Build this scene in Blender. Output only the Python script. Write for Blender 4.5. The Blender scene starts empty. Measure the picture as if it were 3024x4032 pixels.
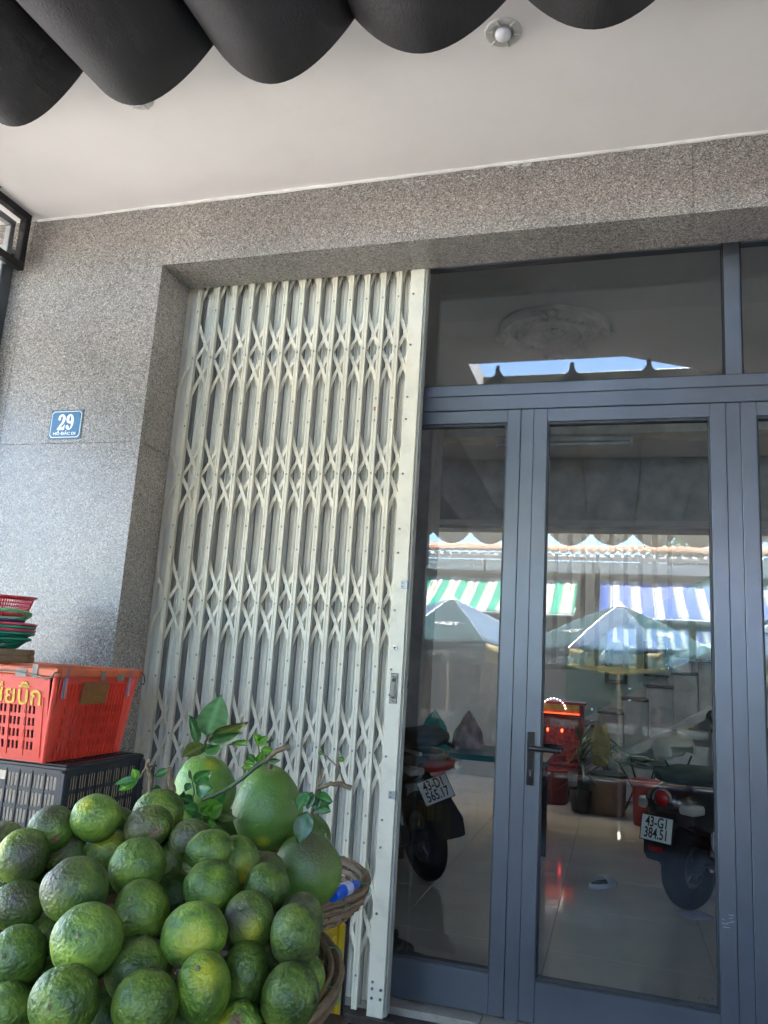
import bpy, bmesh, math, random
import numpy as np
from mathutils import Vector, Matrix
R = math.radians
scene = bpy.context.scene
COL = scene.collection

# ---------------------------------------------------------------- camera
CAM = np.array([0.0, 0.0, 1.39])            # phone held at chest height, 3.1 m from the granite wall (wall plane Y = 3.1)
FPX = 3050.0
_p, _r, _y = R(10.937), R(3.6386), R(-16.952)
_fw = np.array([math.sin(_y) * math.cos(_p), math.cos(_y) * math.cos(_p), math.sin(_p)])
_rt = np.array([math.cos(_y), -math.sin(_y), 0.0])
_up = np.cross(_rt, _fw)
_r2 = math.cos(_r) * _rt + math.sin(_r) * _up
_u2 = -math.sin(_r) * _rt + math.cos(_r) * _up
cd = bpy.data.cameras.new('camera'); cam = bpy.data.objects.new('camera', cd); COL.objects.link(cam)
cd.lens = FPX / 4032 * 36; cd.sensor_width = 36; cd.clip_start = 0.02; cd.clip_end = 2000
M = Matrix(((_r2[0], _u2[0], -_fw[0]), (_r2[1], _u2[1], -_fw[1]), (_r2[2], _u2[2], -_fw[2]))).to_4x4()
M.translation = Vector(CAM); cam.matrix_world = M
scene.camera = cam

# ---------------------------------------------------------------- sky, sun, exposure
SUN_EL, SUN_AZ = R(64), R(166)               # the sun stands high over the street: it reaches the pavement but not the wall or the stall
w = bpy.data.worlds.new('World'); scene.world = w; w.use_nodes = True
nt = w.node_tree
sky = nt.nodes.new('ShaderNodeTexSky'); sky.sky_type = 'NISHITA'; sky.sun_disc = False
sky.sun_elevation = SUN_EL; sky.sun_rotation = SUN_AZ; sky.air_density = 1.0; sky.dust_density = 0.15; sky.ozone_density = 2.5
nt.links.new(sky.outputs[0], nt.nodes['Background'].inputs[0])
nt.nodes['Background'].inputs[1].default_value = 0.085
sl = bpy.data.lights.new('sun', 'SUN'); sl.energy = 4.8; sl.angle = R(0.53); sl.color = (1, 0.96, 0.9)
so = bpy.data.objects.new('sun', sl); COL.objects.link(so); so.location = (0, 20, 30)
sd = Vector((math.sin(SUN_AZ) * math.cos(SUN_EL), math.cos(SUN_AZ) * math.cos(SUN_EL), math.sin(SUN_EL)))
so.rotation_euler = sd.to_track_quat('Z', 'Y').to_euler()
vs = scene.view_settings
vs.view_transform = 'Standard'; vs.look = 'None'; vs.gamma = 1.0; vs.use_curve_mapping = False
vs.exposure = 4.35
scene.cycles.use_denoising = True
scene.cycles.max_bounces = 10; scene.cycles.diffuse_bounces = 5; scene.cycles.glossy_bounces = 5
scene.cycles.transparent_max_bounces = 16; scene.cycles.transmission_bounces = 8
scene.cycles.caustics_reflective = False; scene.cycles.caustics_refractive = False
scene.cycles.sample_clamp_indirect = 6.0
scene.cycles.use_adaptive_sampling = True; scene.cycles.adaptive_threshold = 0.025

# ---------------------------------------------------------------- measuring: photo pixel -> point on a plane of the place
def ray(px, py):
    return (px - 1512) / FPX * _r2 - (py - 2016) / FPX * _u2 + _fw
def onY(px, py, Y):
    d = ray(px, py); return Vector(CAM + d * ((Y - CAM[1]) / d[1]))
def onZ(px, py, Z):
    d = ray(px, py); return Vector(CAM + d * ((Z - CAM[2]) / d[2]))
def at(px, py, t):
    return Vector(CAM + ray(px, py) * t)

# ---------------------------------------------------------------- mesh helpers
class MB:
    def __init__(s): s.v = []; s.f = []; s.m = []; s.mi = 0
    def add(s, vs_, fs):
        o = len(s.v); s.v += [tuple(p) for p in vs_]; s.f += [tuple(i + o for i in f) for f in fs]; s.m += [s.mi] * len(fs); return s
    def box(s, x0, x1, y0, y1, z0, z1, M=None, b=0.0):
        if b <= 0:
            P = [(x, y, z) for z in (z0, z1) for y in (y0, y1) for x in (x0, x1)]
            F = [(0, 2, 3, 1), (4, 5, 7, 6), (0, 1, 5, 4), (2, 6, 7, 3), (0, 4, 6, 2), (1, 3, 7, 5)]
        else:
            c = ((x0 + x1) / 2, (y0 + y1) / 2, (z0 + z1) / 2); h = (abs(x1 - x0) / 2, abs(y1 - y0) / 2, abs(z1 - z0) / 2)
            b = min(b, min(h) * 0.95); P = []; ix = {}
            for sx in (-1, 1):
                for sy in (-1, 1):
                    for sz in (-1, 1):
                        for a in range(3):
                            q = [h[0] - b, h[1] - b, h[2] - b]; q[a] = h[a]
                            ix[(sx, sy, sz, a)] = len(P); P.append((c[0] + sx * q[0], c[1] + sy * q[1], c[2] + sz * q[2]))
            F = []
            for sg in (-1, 1):
                F.append([ix[(sg, -1, -1, 0)], ix[(sg, 1, -1, 0)], ix[(sg, 1, 1, 0)], ix[(sg, -1, 1, 0)]][::sg])
                F.append([ix[(-1, sg, -1, 1)], ix[(1, sg, -1, 1)], ix[(1, sg, 1, 1)], ix[(-1, sg, 1, 1)]][::-sg])
                F.append([ix[(-1, -1, sg, 2)], ix[(1, -1, sg, 2)], ix[(1, 1, sg, 2)], ix[(-1, 1, sg, 2)]][::sg])
            for s1 in (-1, 1):
                for s2 in (-1, 1):
                    k = s1 * s2
                    F.append([ix[(s1, s2, -1, 0)], ix[(s1, s2, -1, 1)], ix[(s1, s2, 1, 1)], ix[(s1, s2, 1, 0)]][::k])
                    F.append([ix[(s1, -1, s2, 0)], ix[(s1, 1, s2, 0)], ix[(s1, 1, s2, 2)], ix[(s1, -1, s2, 2)]][::k])
                    F.append([ix[(-1, s1, s2, 1)], ix[(-1, s1, s2, 2)], ix[(1, s1, s2, 2)], ix[(1, s1, s2, 1)]][::k])
                    for s3 in (-1, 1):
                        F.append([ix[(s1, s2, s3, 0)], ix[(s1, s2, s3, 1)], ix[(s1, s2, s3, 2)]][::s1 * s2 * s3])
        if M is not None: P = [tuple(M @ Vector(p)) for p in P]
        return s.add(P, F)
    def rings(s, rs, cap0=True, cap1=True, closed=False):
        n = len(rs[0]); P = [p for r in rs for p in r]; F = []
        K = len(rs)
        for i in range(K if closed else K - 1):
            j = (i + 1) % K
            for k in range(n):
                F.append((i * n + k, i * n + (k + 1) % n, j * n + (k + 1) % n, j * n + k))
        if not closed:
            if cap0: F.append(tuple(range(n))[::-1])
            if cap1: F.append(tuple((K - 1) * n + k for k in range(n)))
        return s.add(P, F)
    def tube(s, path, r, n=8, closed=False):
        path = [Vector(p) for p in path]; K = len(path)
        rr = r if isinstance(r, (list, tuple)) else [r] * K
        rs = []; prev = None
        for i, p in enumerate(path):
            a = path[(i - 1) % K] if (closed or i > 0) else path[i]
            b = path[(i + 1) % K] if (closed or i < K - 1) else path[i]
            d = (b - a).normalized()
            if prev is None:
                u = d.orthogonal().normalized()
            else:
                u = (prev - d * prev.dot(d)).normalized()
            prev = u; v = d.cross(u)
            rs.append([p + (u * math.cos(2 * math.pi * k / n) + v * math.sin(2 * math.pi * k / n)) * rr[i] for k in range(n)])
        return s.rings(rs, closed=closed)
    def cyl(s, p0, p1, r0, r1=None, n=16):
        return s.tube([p0, p1], [r0, r0 if r1 is None else r1], n)
    def lathe(s, prof, c=(0, 0, 0), n=32, M=None, closed=False):
        rs = []
        for r_, z in prof:
            ring = [Vector((r_ * math.cos(2 * math.pi * k / n), r_ * math.sin(2 * math.pi * k / n), z)) for k in range(n)]
            if M is not None: ring = [M @ p for p in ring]
            rs.append([p + Vector(c) for p in ring])
        return s.rings(rs, closed=closed)
    def grid(s, fn, nu, nv):
        P = [fn(i / nu, j / nv) for j in range(nv + 1) for i in range(nu + 1)]
        F = [(j * (nu + 1) + i, j * (nu + 1) + i + 1, (j + 1) * (nu + 1) + i + 1, (j + 1) * (nu + 1) + i) for j in range(nv) for i in range(nu)]
        return s.add(P, F)
    def mesh(s, name, mats, smooth=False, angle=None):
        me = bpy.data.meshes.new(name); me.from_pydata(s.v, [], s.f)
        for m in (mats if isinstance(mats, (list, tuple)) else [mats]): me.materials.append(m)
        if s.mi or any(s.m): me.polygons.foreach_set('material_index', s.m)
        if smooth:
            me.polygons.foreach_set('use_smooth', [True] * len(me.polygons))
        me.update()
        if smooth and angle: me.set_sharp_from_angle(angle=R(angle))
        return me
    def build(s, name, mats, parent=None, smooth=False, loc=None, angle=40):
        return link(name, s.mesh(name, mats, smooth, angle if smooth else None), parent, loc)

def link(name, data, parent=None, loc=None, rot=None):
    o = bpy.data.objects.new(name, data); COL.objects.link(o)
    if parent is not None: o.parent = parent
    if loc is not None: o.location = loc
    if rot is not None: o.rotation_euler = rot
    return o
def thing(name, label, cat, loc=(0, 0, 0), rz=0.0, group=None):
    o = link(name, None, None, loc, (0, 0, rz)); o.empty_display_size = 0.1
    return tag(o, label, cat, group)
def tag(o, label=None, cat=None, group=None, kind=None):
    if label: o['label'] = label
    if cat: o['category'] = cat
    if group: o['group'] = group
    if kind: o['kind'] = kind
    return o
def copy_tree(o, parent=None, loc=None, rot=None, label=None):
    c = o.copy(); COL.objects.link(c); c.parent = parent
    if loc is not None: c.location = loc
    if rot is not None: c.rotation_euler = rot
    if label: c['label'] = label
    for ch in list(o.children): copy_tree(ch, c)
    return c
def text_mesh(txt, size, align='CENTER', bold=0.0, sx=1.0, extrude=0.0006):
    cu = bpy.data.curves.new('lettering', 'FONT'); cu.body = txt; cu.size = size; cu.align_x = align; cu.align_y = 'CENTER'
    cu.offset = bold; cu.extrude = extrude; cu.resolution_u = 3
    o = bpy.data.objects.new('lettering', cu); COL.objects.link(o)
    dg = bpy.context.evaluated_depsgraph_get()
    me = bpy.data.meshes.new_from_object(o.evaluated_get(dg)); bpy.data.objects.remove(o)
    me.transform(Matrix.Diagonal((sx, 1, 1, 1)))
    return me
def text(txt, size, mat, parent, M, name='lettering', **k):
    me = text_mesh(txt, size, **k); me.materials.clear(); me.materials.append(mat)
    me.transform(M)
    return link(name, me, parent)
def face_to(origin, xdir, ydir):
    """matrix whose x and y axes lie along the given directions (text plane)"""
    x = Vector(xdir).normalized(); y = Vector(ydir); y = (y - x * y.dot(x)).normalized(); z = x.cross(y)
    m = Matrix(((x.x, y.x, z.x), (x.y, y.y, z.y), (x.z, y.z, z.z))).to_4x4(); m.translation = Vector(origin); return m

# ---------------------------------------------------------------- materials
def new_mat(name):
    m = bpy.data.materials.new(name); m.use_nodes = True
    return m, m.node_tree, m.node_tree.nodes['Principled BSDF']
def N(nt_, typ, **inp):
    n = nt_.nodes.new(typ)
    for k, v in inp.items():
        kk = k.replace('_', ' ')
        if kk in n.inputs: n.inputs[kk].default_value = v
        else: setattr(n, k, v)
    return n
def ramp(nt_, src, stops):
    r_ = nt_.nodes.new('ShaderNodeValToRGB'); el = r_.color_ramp.elements
    while len(el) < len(stops): el.new(0.5)
    for e, (p, c) in zip(el, stops): e.position = p; e.color = (*c, 1) if len(c) == 3 else c
    nt_.links.new(src, r_.inputs[0]); return r_
def mixc(nt_, fac, a, b, mode='MIX'):
    m = nt_.nodes.new('ShaderNodeMix'); m.data_type = 'RGBA'; m.blend_type = mode
    for sock, v in ((0, fac), (6, a), (7, b)):
        if hasattr(v, 'is_linked') or hasattr(v, 'links'): nt_.links.new(v, m.inputs[sock])
        else: m.inputs[sock].default_value = v if sock == 0 else (*v, 1)
    return m.outputs[2]
def coords(nt_, kind='Object', scale=(1, 1, 1)):
    t = nt_.nodes.new('ShaderNodeTexCoord'); mp = nt_.nodes.new('ShaderNodeMapping'); mp.inputs['Scale'].default_value = scale
    nt_.links.new(t.outputs[kind], mp.inputs[0]); return mp.outputs[0]
_cache = {}
def pmat(name, color, rough=0.5, metal=0.0, var=0.2, vscale=6.0, bump=0.0, bscale=80.0, stretch=(1, 1, 1), spec=0.5, coat=0.0, dirt=0.0, dirtcol=(0.05, 0.045, 0.04), rvar=0.15, trans=0.0, emit=None, estr=0.0, rnd=0.0):
    """a painted, plastic, metal or cloth surface: base colour with uneven tone, grain and wear"""
    if name in _cache: return _cache[name]
    m, t, b = new_mat(name); _cache[name] = m
    co = coords(t, 'Object', stretch)
    n1 = N(t, 'ShaderNodeTexNoise', Scale=vscale, Detail=6.0, Roughness=0.6); t.links.new(co, n1.inputs['Vector'])
    lo = tuple(c * (1 - var) for c in color); hi = tuple(min(1, c * (1 + var)) for c in color)
    out = ramp(t, n1.outputs[0], [(0.3, lo), (0.7, hi)]).outputs[0]
    if rnd > 0:
        oi = t.nodes.new('ShaderNodeObjectInfo')
        hv = t.nodes.new('ShaderNodeHueSaturation')
        mr = N(t, 'ShaderNodeMapRange'); mr.inputs[3].default_value = 1 - rnd; mr.inputs[4].default_value = 1 + rnd
        t.links.new(oi.outputs['Random'], mr.inputs[0]); t.links.new(mr.outputs[0], hv.inputs['Value']); t.links.new(out, hv.inputs['Color']); out = hv.outputs[0]
    if dirt > 0:
        n2 = N(t, 'ShaderNodeTexNoise', Scale=vscale * 2.3, Detail=8.0, Roughness=0.7); t.links.new(co, n2.inputs['Vector'])
        f = ramp(t, n2.outputs[0], [(0.52, (0, 0, 0)), (0.72, (dirt, dirt, dirt))]).outputs[0]
        out = mixc(t, f, out, dirtcol)
    t.links.new(out, b.inputs['Base Color'])
    rr = N(t, 'ShaderNodeMapRange'); rr.inputs[3].default_value = max(0.02, rough - rvar * rough); rr.inputs[4].default_value = min(1, rough + rvar * rough)
    n3 = N(t, 'ShaderNodeTexNoise', Scale=vscale * 4, Detail=4.0); t.links.new(co, n3.inputs['Vector'])
    t.links.new(n3.outputs[0], rr.inputs[0]); t.links.new(rr.outputs[0], b.inputs['Roughness'])
    b.inputs['Metallic'].default_value = metal; b.inputs['Specular IOR Level'].default_value = spec; b.inputs['Coat Weight'].default_value = coat
    b.inputs['Coat Roughness'].default_value = 0.08
    if trans: b.inputs['Transmission Weight'].default_value = trans
    if bump > 0:
        n4 = N(t, 'ShaderNodeTexNoise', Scale=bscale, Detail=4.0); t.links.new(co, n4.inputs['Vector'])
        bp = N(t, 'ShaderNodeBump', Strength=bump, Distance=0.01); t.links.new(n4.outputs[0], bp.inputs['Height']); t.links.new(bp.outputs[0], b.inputs['Normal'])
    if emit:
        b.inputs['Emission Color'].default_value = (*emit, 1); b.inputs['Emission Strength'].default_value = estr
    return m

def granite():
    m, t, b = new_mat('speckled_granite')
    tc = t.nodes.new('ShaderNodeNewGeometry')
    co = tc.outputs['Position']
    nz = N(t, 'ShaderNodeTexNoise', Scale=160.0, Detail=3.0); t.links.new(co, nz.inputs['Vector'])
    ad = t.nodes.new('ShaderNodeVectorMath'); ad.operation = 'MULTIPLY_ADD'; ad.inputs[1].default_value = (0.0045, 0.0045, 0.0045)
    t.links.new(nz.outputs['Color'], ad.inputs[0]); t.links.new(co, ad.inputs[2])
    v1 = N(t, 'ShaderNodeTexVoronoi', Scale=260.0); t.links.new(ad.outputs[0], v1.inputs['Vector'])
    sep = t.nodes.new('ShaderNodeSeparateColor'); t.links.new(v1.outputs['Color'], sep.inputs[0])
    c1 = ramp(t, sep.outputs[0], [(0.0, (0.095, 0.086, 0.078)), (0.2, (0.165, 0.151, 0.139)), (0.5, (0.245, 0.226, 0.209)), (0.8, (0.335, 0.31, 0.288)), (1.0, (0.56, 0.525, 0.49))])
    v2 = N(t, 'ShaderNodeTexVoronoi', Scale=120.0); t.links.new(ad.outputs[0], v2.inputs['Vector'])
    s2 = t.nodes.new('ShaderNodeSeparateColor'); t.links.new(v2.outputs['Color'], s2.inputs[0])
    c2 = ramp(t, s2.outputs[1], [(0.0, (0.74, 0.74, 0.74)), (0.6, (0.97, 0.96, 0.95)), (1.0, (1.22, 1.2, 1.18))])
    o1 = mixc(t, 0.8, c1.outputs[0], c2.outputs[0], 'MULTIPLY')
    n2 = N(t, 'ShaderNodeTexNoise', Scale=2.2, Detail=5.0); t.links.new(co, n2.inputs['Vector'])
    c3 = ramp(t, n2.outputs[0], [(0.3, (0.86, 0.86, 0.86)), (0.7, (1.12, 1.1, 1.08))])
    o2 = mixc(t, 1.0, o1, c3.outputs[0], 'MULTIPLY')
    t.links.new(o2, b.inputs['Base Color'])
    rr = ramp(t, s2.outputs[0], [(0, (0.22, 0.22, 0.22)), (1, (0.42, 0.42, 0.42))]); t.links.new(rr.outputs[0], b.inputs['Roughness'])
    bp = N(t, 'ShaderNodeBump', Strength=0.12, Distance=0.002); t.links.new(sep.outputs[0], bp.inputs['Height']); t.links.new(bp.outputs[0], b.inputs['Normal'])
    return m
GRANITE = granite()

def glass_mat(name, ior=1.57, tint=(0.975, 0.99, 0.985), smear=0.010):
    m, t, b = new_mat(name); t.nodes.remove(b)
    fr = N(t, 'ShaderNodeFresnel', IOR=ior)
    tr = t.nodes.new('ShaderNodeBsdfTransparent'); tr.inputs[0].default_value = (*tint, 1)
    gl = t.nodes.new('ShaderNodeBsdfGlossy'); gl.inputs['Roughness'].default_value = 0.0; gl.inputs[0].default_value = (0.96, 0.99, 1, 1)
    mx = t.nodes.new('ShaderNodeMixShader'); t.links.new(fr.outputs[0], mx.inputs[0]); t.links.new(tr.outputs[0], mx.inputs[1]); t.links.new(gl.outputs[0], mx.inputs[2])
    out = mx.outputs[0]
    if smear > 0:                                   # a thin uneven film of dust on the pane
        co = coords(t, 'Object', (1, 1, 0.35))
        n1 = N(t, 'ShaderNodeTexNoise', Scale=3.0, Detail=8.0, Roughness=0.65); t.links.new(co, n1.inputs['Vector'])
        f = ramp(t, n1.outputs[0], [(0.4, (0, 0, 0)), (0.75, (smear, smear, smear))])
        df = t.nodes.new('ShaderNodeBsdfDiffuse'); df.inputs[0].default_value = (0.45, 0.47, 0.47, 1)
        m2 = t.nodes.new('ShaderNodeMixShader'); t.links.new(f.outputs[0], m2.inputs[0]); t.links.new(out, m2.inputs[1]); t.links.new(df.outputs[0], m2.inputs[2]); out = m2.outputs[0]
    t.links.new(out, t.nodes['Material Output'].inputs[0])
    return m
GLASS = glass_mat('window_glass')
CLEAR = glass_mat('clear_glass', 1.45, (0.8, 0.92, 0.9), 0.0)

ALU = pmat('slate_aluminium', (0.160, 0.175, 0.200), 0.34, 0.45, 0.12, 3.0, bump=0.03, bscale=300, dirt=0.35, dirtcol=(0.17, 0.18, 0.19))
RUBBER = pmat('black_rubber', (0.012, 0.012, 0.013), 0.7, 0, 0.3, 30, bump=0.1)
CREAM = pmat('cream_gate_paint', (0.77, 0.71, 0.56), 0.42, 0, 0.07, 4.0, bump=0.02, bscale=120, dirt=0.3, dirtcol=(0.36, 0.31, 0.22))
SLATM = pmat('grey_gate_slat', (0.79, 0.76, 0.65), 0.5, 0.0, 0.1, 4.0, dirt=0.2, dirtcol=(0.5, 0.49, 0.45))
RIVET = pmat('dull_rivet', (0.2, 0.18, 0.15), 0.45, 0.7, 0.3, 60)
WHITEC = pmat('ceiling_paint', (0.86, 0.825, 0.795), 0.55, 0, 0.035, 1.5, bump=0.03, bscale=40, dirt=0.16, dirtcol=(0.68, 0.655, 0.63), spec=0.35)
CANVAS = pmat('black_canvas', (0.040, 0.037, 0.039), 0.75, 0, 0.35, 5.0, bump=0.4, bscale=260, stretch=(1, 0.25, 1), dirt=0.5, dirtcol=(0.085, 0.074, 0.066))
HEM = pmat('canvas_hem', (0.055, 0.05, 0.047), 0.8, 0, 0.4, 60, bump=0.2, bscale=400)
DKCH = pmat('gate_rear_shade', (0.20, 0.195, 0.175), 0.5, 0, 0.1, 6)  # rear channels darkened to paint in the shade behind the bars
BLACKM = pmat('black_steel', (0.012, 0.012, 0.013), 0.3, 0.2, 0.2, 12)
STEEL = pmat('galvanised_steel', (0.38, 0.40, 0.41), 0.42, 0.8, 0.15, 20, dirt=0.3, dirtcol=(0.2, 0.17, 0.14))
CHROME = pmat('chrome', (0.7, 0.7, 0.72), 0.12, 1.0, 0.05, 20)
# ================================================================ the shop front
PAVE_Z = -0.125
WALL_Y, CEIL_Z, LINTEL_Z, REV_X, REV_Y = 3.10, 3.614, 3.276, -2.19, 3.36
JOINT = 0.0005
wall = thing('granite_wall', 'speckled grey granite wall and lintel framing the shop entrance', 'wall', (-2.6, WALL_Y, 0))
def slab(x0, x1, y0, y1, z0, z1):
    mb = MB().box(x0 + 2.6 + JOINT, x1 + 2.6 - JOINT, y0 - WALL_Y, y1 - WALL_Y, z0 + JOINT, z1 - JOINT, b=0.0009)
    return mb.build('granite_slab', GRANITE, wall)
ZJ = 2.355
for (a, c) in ((-4.4, -3.02), (-3.02, REV_X)):
    slab(a, c, WALL_Y, WALL_Y + 0.03, -0.12, 0.95); slab(a, c, WALL_Y, WALL_Y + 0.03, 0.95, ZJ); slab(a, c, WALL_Y, WALL_Y + 0.03, ZJ, CEIL_Z)
slab(REV_X, -0.94, WALL_Y, WALL_Y + 0.03, LINTEL_Z, CEIL_Z)
slab(-0.94, 0.30, WALL_Y, WALL_Y + 0.03, LINTEL_Z, CEIL_Z); slab(0.30, 1.55, WALL_Y, WALL_Y + 0.03, LINTEL_Z, CEIL_Z); slab(1.55, 2.8, WALL_Y, WALL_Y + 0.03, LINTEL_Z, CEIL_Z)
for z0, z1 in ((-0.12, 0.95), (0.95, ZJ), (ZJ, LINTEL_Z + 0.03)):           # reveal beside the gate
    slab(REV_X - 0.03, REV_X, WALL_Y + 0.03, REV_Y, z0, z1)
for a, c in ((REV_X, -0.94), (-0.94, 0.30), (0.30, 1.55), (1.55, 2.8)):      # soffit of the lintel
    slab(a, c, WALL_Y + 0.03, REV_Y, LINTEL_Z, LINTEL_Z + 0.03)
slab(2.8, 4.4, WALL_Y, WALL_Y + 0.03, -0.12, CEIL_Z)
core = MB(); core.box(-4.4 + 2.6, REV_X - 0.0305 + 2.6, 0.031, 0.255, -0.12, CEIL_Z); core.box(REV_X - 0.03 + 2.6, 7.0, 0.031, 0.27, LINTEL_Z + 0.0305, CEIL_Z)
core.build('core', pmat('dark_mortar', (0.12, 0.115, 0.11), 0.9), wall)
# painted bead of sealant between the lintel and the soffit
bead = MB(); pts = []
rnd = random.Random(4)
for i in range(120):
    x = -2.999 + i * 6.2 / 119; pts.append((x, WALL_Y - 0.003, CEIL_Z - 0.004 - 0.003 * rnd.random()))
bead.tube(pts, [0.006 + 0.003 * rnd.random() for _ in pts], 6)
o = bead.build('sealant_bead', pmat('white_caulk', (0.8, 0.78, 0.74), 0.6), wall, smooth=True); o.location = (2.6, -WALL_Y, 0)
SM = pmat('plaster_smear', (0.5, 0.49, 0.47), 0.8)
sm = MB()
for cx, cz, n, s in ((-0.42, 3.585, 7, 0.028), (-0.9, 3.56, 6, 0.02), (-0.66, 3.56, 5, 0.018), (-0.92, 3.31, 4, 0.012)):
    for k in range(n):
        a = rnd.random() * 0.09 - 0.045; h = rnd.random() * 0.02; l = s * (0.3 + rnd.random()); t_ = 0.003 + 0.004 * rnd.random()
        an = rnd.uniform(-0.5, 0.5)
        Mx = Matrix.Translation((cx + a + 2.6, -0.0008, cz + h)) @ Matrix.Rotation(an, 4, 'Y')
        sm.box(-l / 2, l / 2, -0.0006, 0.001, -t_ / 2, t_ / 2, Mx)
tag(sm.build('plaster_smear', SM, wall), kind='stuff')

# ---------------------------------------------------------------- soffit over the pavement
ce = MB()
outl = [(-5.5, 0.9), (-1.06, 0.9), (-1.06, 1.66), (0.06, 1.66), (0.41, 1.45), (1.3, 0.9), (4.4, 0.9), (4.4, WALL_Y - 0.0005), (-5.5, WALL_Y - 0.0005)]
n = len(outl)
ce.add([(x, y, CEIL_Z) for x, y in outl] + [(x, y, CEIL_Z + 0.18) for x, y in outl], [tuple(range(n))[::-1], tuple(range(n, 2 * n))] + [(i, (i + 1) % n, n + (i + 1) % n, n + i) for i in range(n)])
tag(ce.build('soffit_ceiling', WHITEC), kind='structure')
up = MB(); up.box(-9, 9, 1.68, 8.95, CEIL_Z + 0.6, 9.0); up.box(-9, 9, 10.6005, 12.0, CEIL_Z + 0.6, 9.0); up.box(-9, -2.65, 8.9505, 10.6, CEIL_Z + 0.6, 9.0); up.box(2.75, 9, 8.9505, 10.6, CEIL_Z + 0.6, 9.0); up.box(-9, 9, WALL_Y + 0.035, WALL_Y + 0.25, CEIL_Z + 0.0005, CEIL_Z + 0.6)
tag(up.build('upper_storey_wall', pmat('cream_render', (0.55, 0.5, 0.43), 0.8)), kind='structure')

bmn = thing('awning_beam', 'dark steel beam closing the slot behind the awning ridges', 'beam', (0.1, 0.95, CEIL_Z))
MB().box(-1.17, 2.6, -0.04, 0.04, -0.06, 0.16, b=0.004).build('beam_box', pmat('dark_green_steel', (0.03, 0.034, 0.034), 0.5), bmn)
tag(MB().box(2.65, 2.77, -1.0, 3.098, PAVE_Z + 0.0005, CEIL_Z - 0.001, b=0.004).build('added_side_blocker', pmat('side_blocker_dark', (0.13, 0.135, 0.13), 0.7, 0, 0.2, 3)), kind='structure')  # added unseen wall, dark to cut the light from this side
def ceiling_light(x, y, label):
    t_ = thing('ceiling_light', label, 'ceiling light', (x, y, CEIL_Z), group='lights in the soffit'); t_.scale = (0.68, 0.68, 0.6)
    MB().lathe([(0.055, 0.0), (0.056, -0.006), (0.078, -0.014), (0.092, -0.010), (0.097, -0.001)], n=40).build('plaster_ring', pmat('ring_plaster', (0.55, 0.55, 0.5), 0.7, bump=0.2, dirt=0.4, dirtcol=(0.3, 0.29, 0.25)), t_, True)
    for k in range(6):
        a = k * math.pi / 3 + 0.3
        Mx = Matrix.Rotation(a, 4, 'Z')
        MB().box(0.056, 0.095, -0.006, 0.006, -0.019, -0.008, Mx, b=0.003).build('ring_lug', _cache['ring_plaster'], t_)
    MB().lathe([(0.0565, -0.008), (0.053, -0.004), (0.0005, -0.003)], n=32).build('socket_cup', pmat('grey_socket', (0.30, 0.30, 0.29), 0.6), t_, True)
    prof = [(0.046 * math.sin(a), -0.012 - 0.046 * (math.cos(math.pi - a)) * -1) for a in [0.02 + i * (math.pi * 0.72) / 14 for i in range(15)]]
    prof = [(0.043 * math.sin(a), -0.022 - 0.036 * math.cos(a)) for a in [0.02 + i * 2.2 / 14 for i in range(15)]]
    MB().lathe(prof, n=32).build('bulb', pmat('opal_bulb', (0.75, 0.75, 0.78), 0.25, coat=0.4, var=0.02), t_, True)
ceiling_light(-0.392, 2.366, 'round plaster ringed ceiling light with bare white bulb beside scalloped awning')
_l = onZ(540, 385, CEIL_Z); ceiling_light(_l.x, _l.y, 'ceiling light almost hidden behind a dark awning scallop')

# ---------------------------------------------------------------- scalloped canvas awning
AW0, AW1, ZA0, ZA1, STEP = 1.955, -2.735, 3.375, 3.109, 0.5015
aw = thing('canvas_awning', 'black canvas awning hanging in deep scalloped folds over the pavement', 'awning', (-0.79, AW0, ZA0))
NY = 26
rnd = random.Random(7)
cus = [-0.79 + (i - 8) * STEP + rnd.uniform(-0.006, 0.006) for i in range(19)]
for i in range(18):
    xa, xb = cus[i] + 0.79, cus[i + 1] + 0.79; sag0 = 0.185 + rnd.uniform(-0.008, 0.008); sag1 = 0.155 + rnd.uniform(-0.008, 0.008); sk = rnd.uniform(-0.03, 0.03); ph = rnd.random() * 6
    def fn(u, v):
        t_ = 2 * u - 1 + sk * (1 - (2 * u - 1) ** 2)
        prof = 1 - abs(t_) ** 1.9
        sg = sag0 + (sag1 - sag0) * v
        wv = 0.006 * math.sin(9 * v + ph) * prof
        return (xa + (xb - xa) * u, (AW1 - AW0) * v, (ZA1 - ZA0) * v - sg * prof + wv)
    g = MB().grid(fn, 20, NY); 
    p = g.build('canvas_panel', CANVAS, aw, True)
    md = p.modifiers.new('thick', 'SOLIDIFY'); md.thickness = 0.0025; md.offset = 1
    for vv in (0.0, 1.0):
        MB().tube([Vector(fn(k / 20, vv)) + Vector((0, 0, 0.001)) for k in range(21)], 0.0035, 6).build('hem', HEM, p, True)
    st = MB(); st.tube([fn(0, v / 8) for v in range(9)], 0.005, 6)
    st.build('seam', HEM, p, True)
for i in range(19):
    s_ = MB(); x = cus[i] + 0.79
    s_.box(x - 0.014, x + 0.014, -0.012, -0.008, -0.012, 0.075, b=0.0015); s_.cyl((x, -0.01, 0.075), (x, -0.01, 0.095), 0.016, 0.013, 10)
    so_ = s_.build('hanging_strap', HEM, aw)
    MB().lathe([(0.10, -0.008), (0.06, 0.018), (0.03, 0.044), (0.016, 0.07)], (x, -0.045, 0), 14, Matrix.Diagonal((1, 0.25, 1, 1))).build('gathered_ridge', CANVAS, so_, True)

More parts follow.
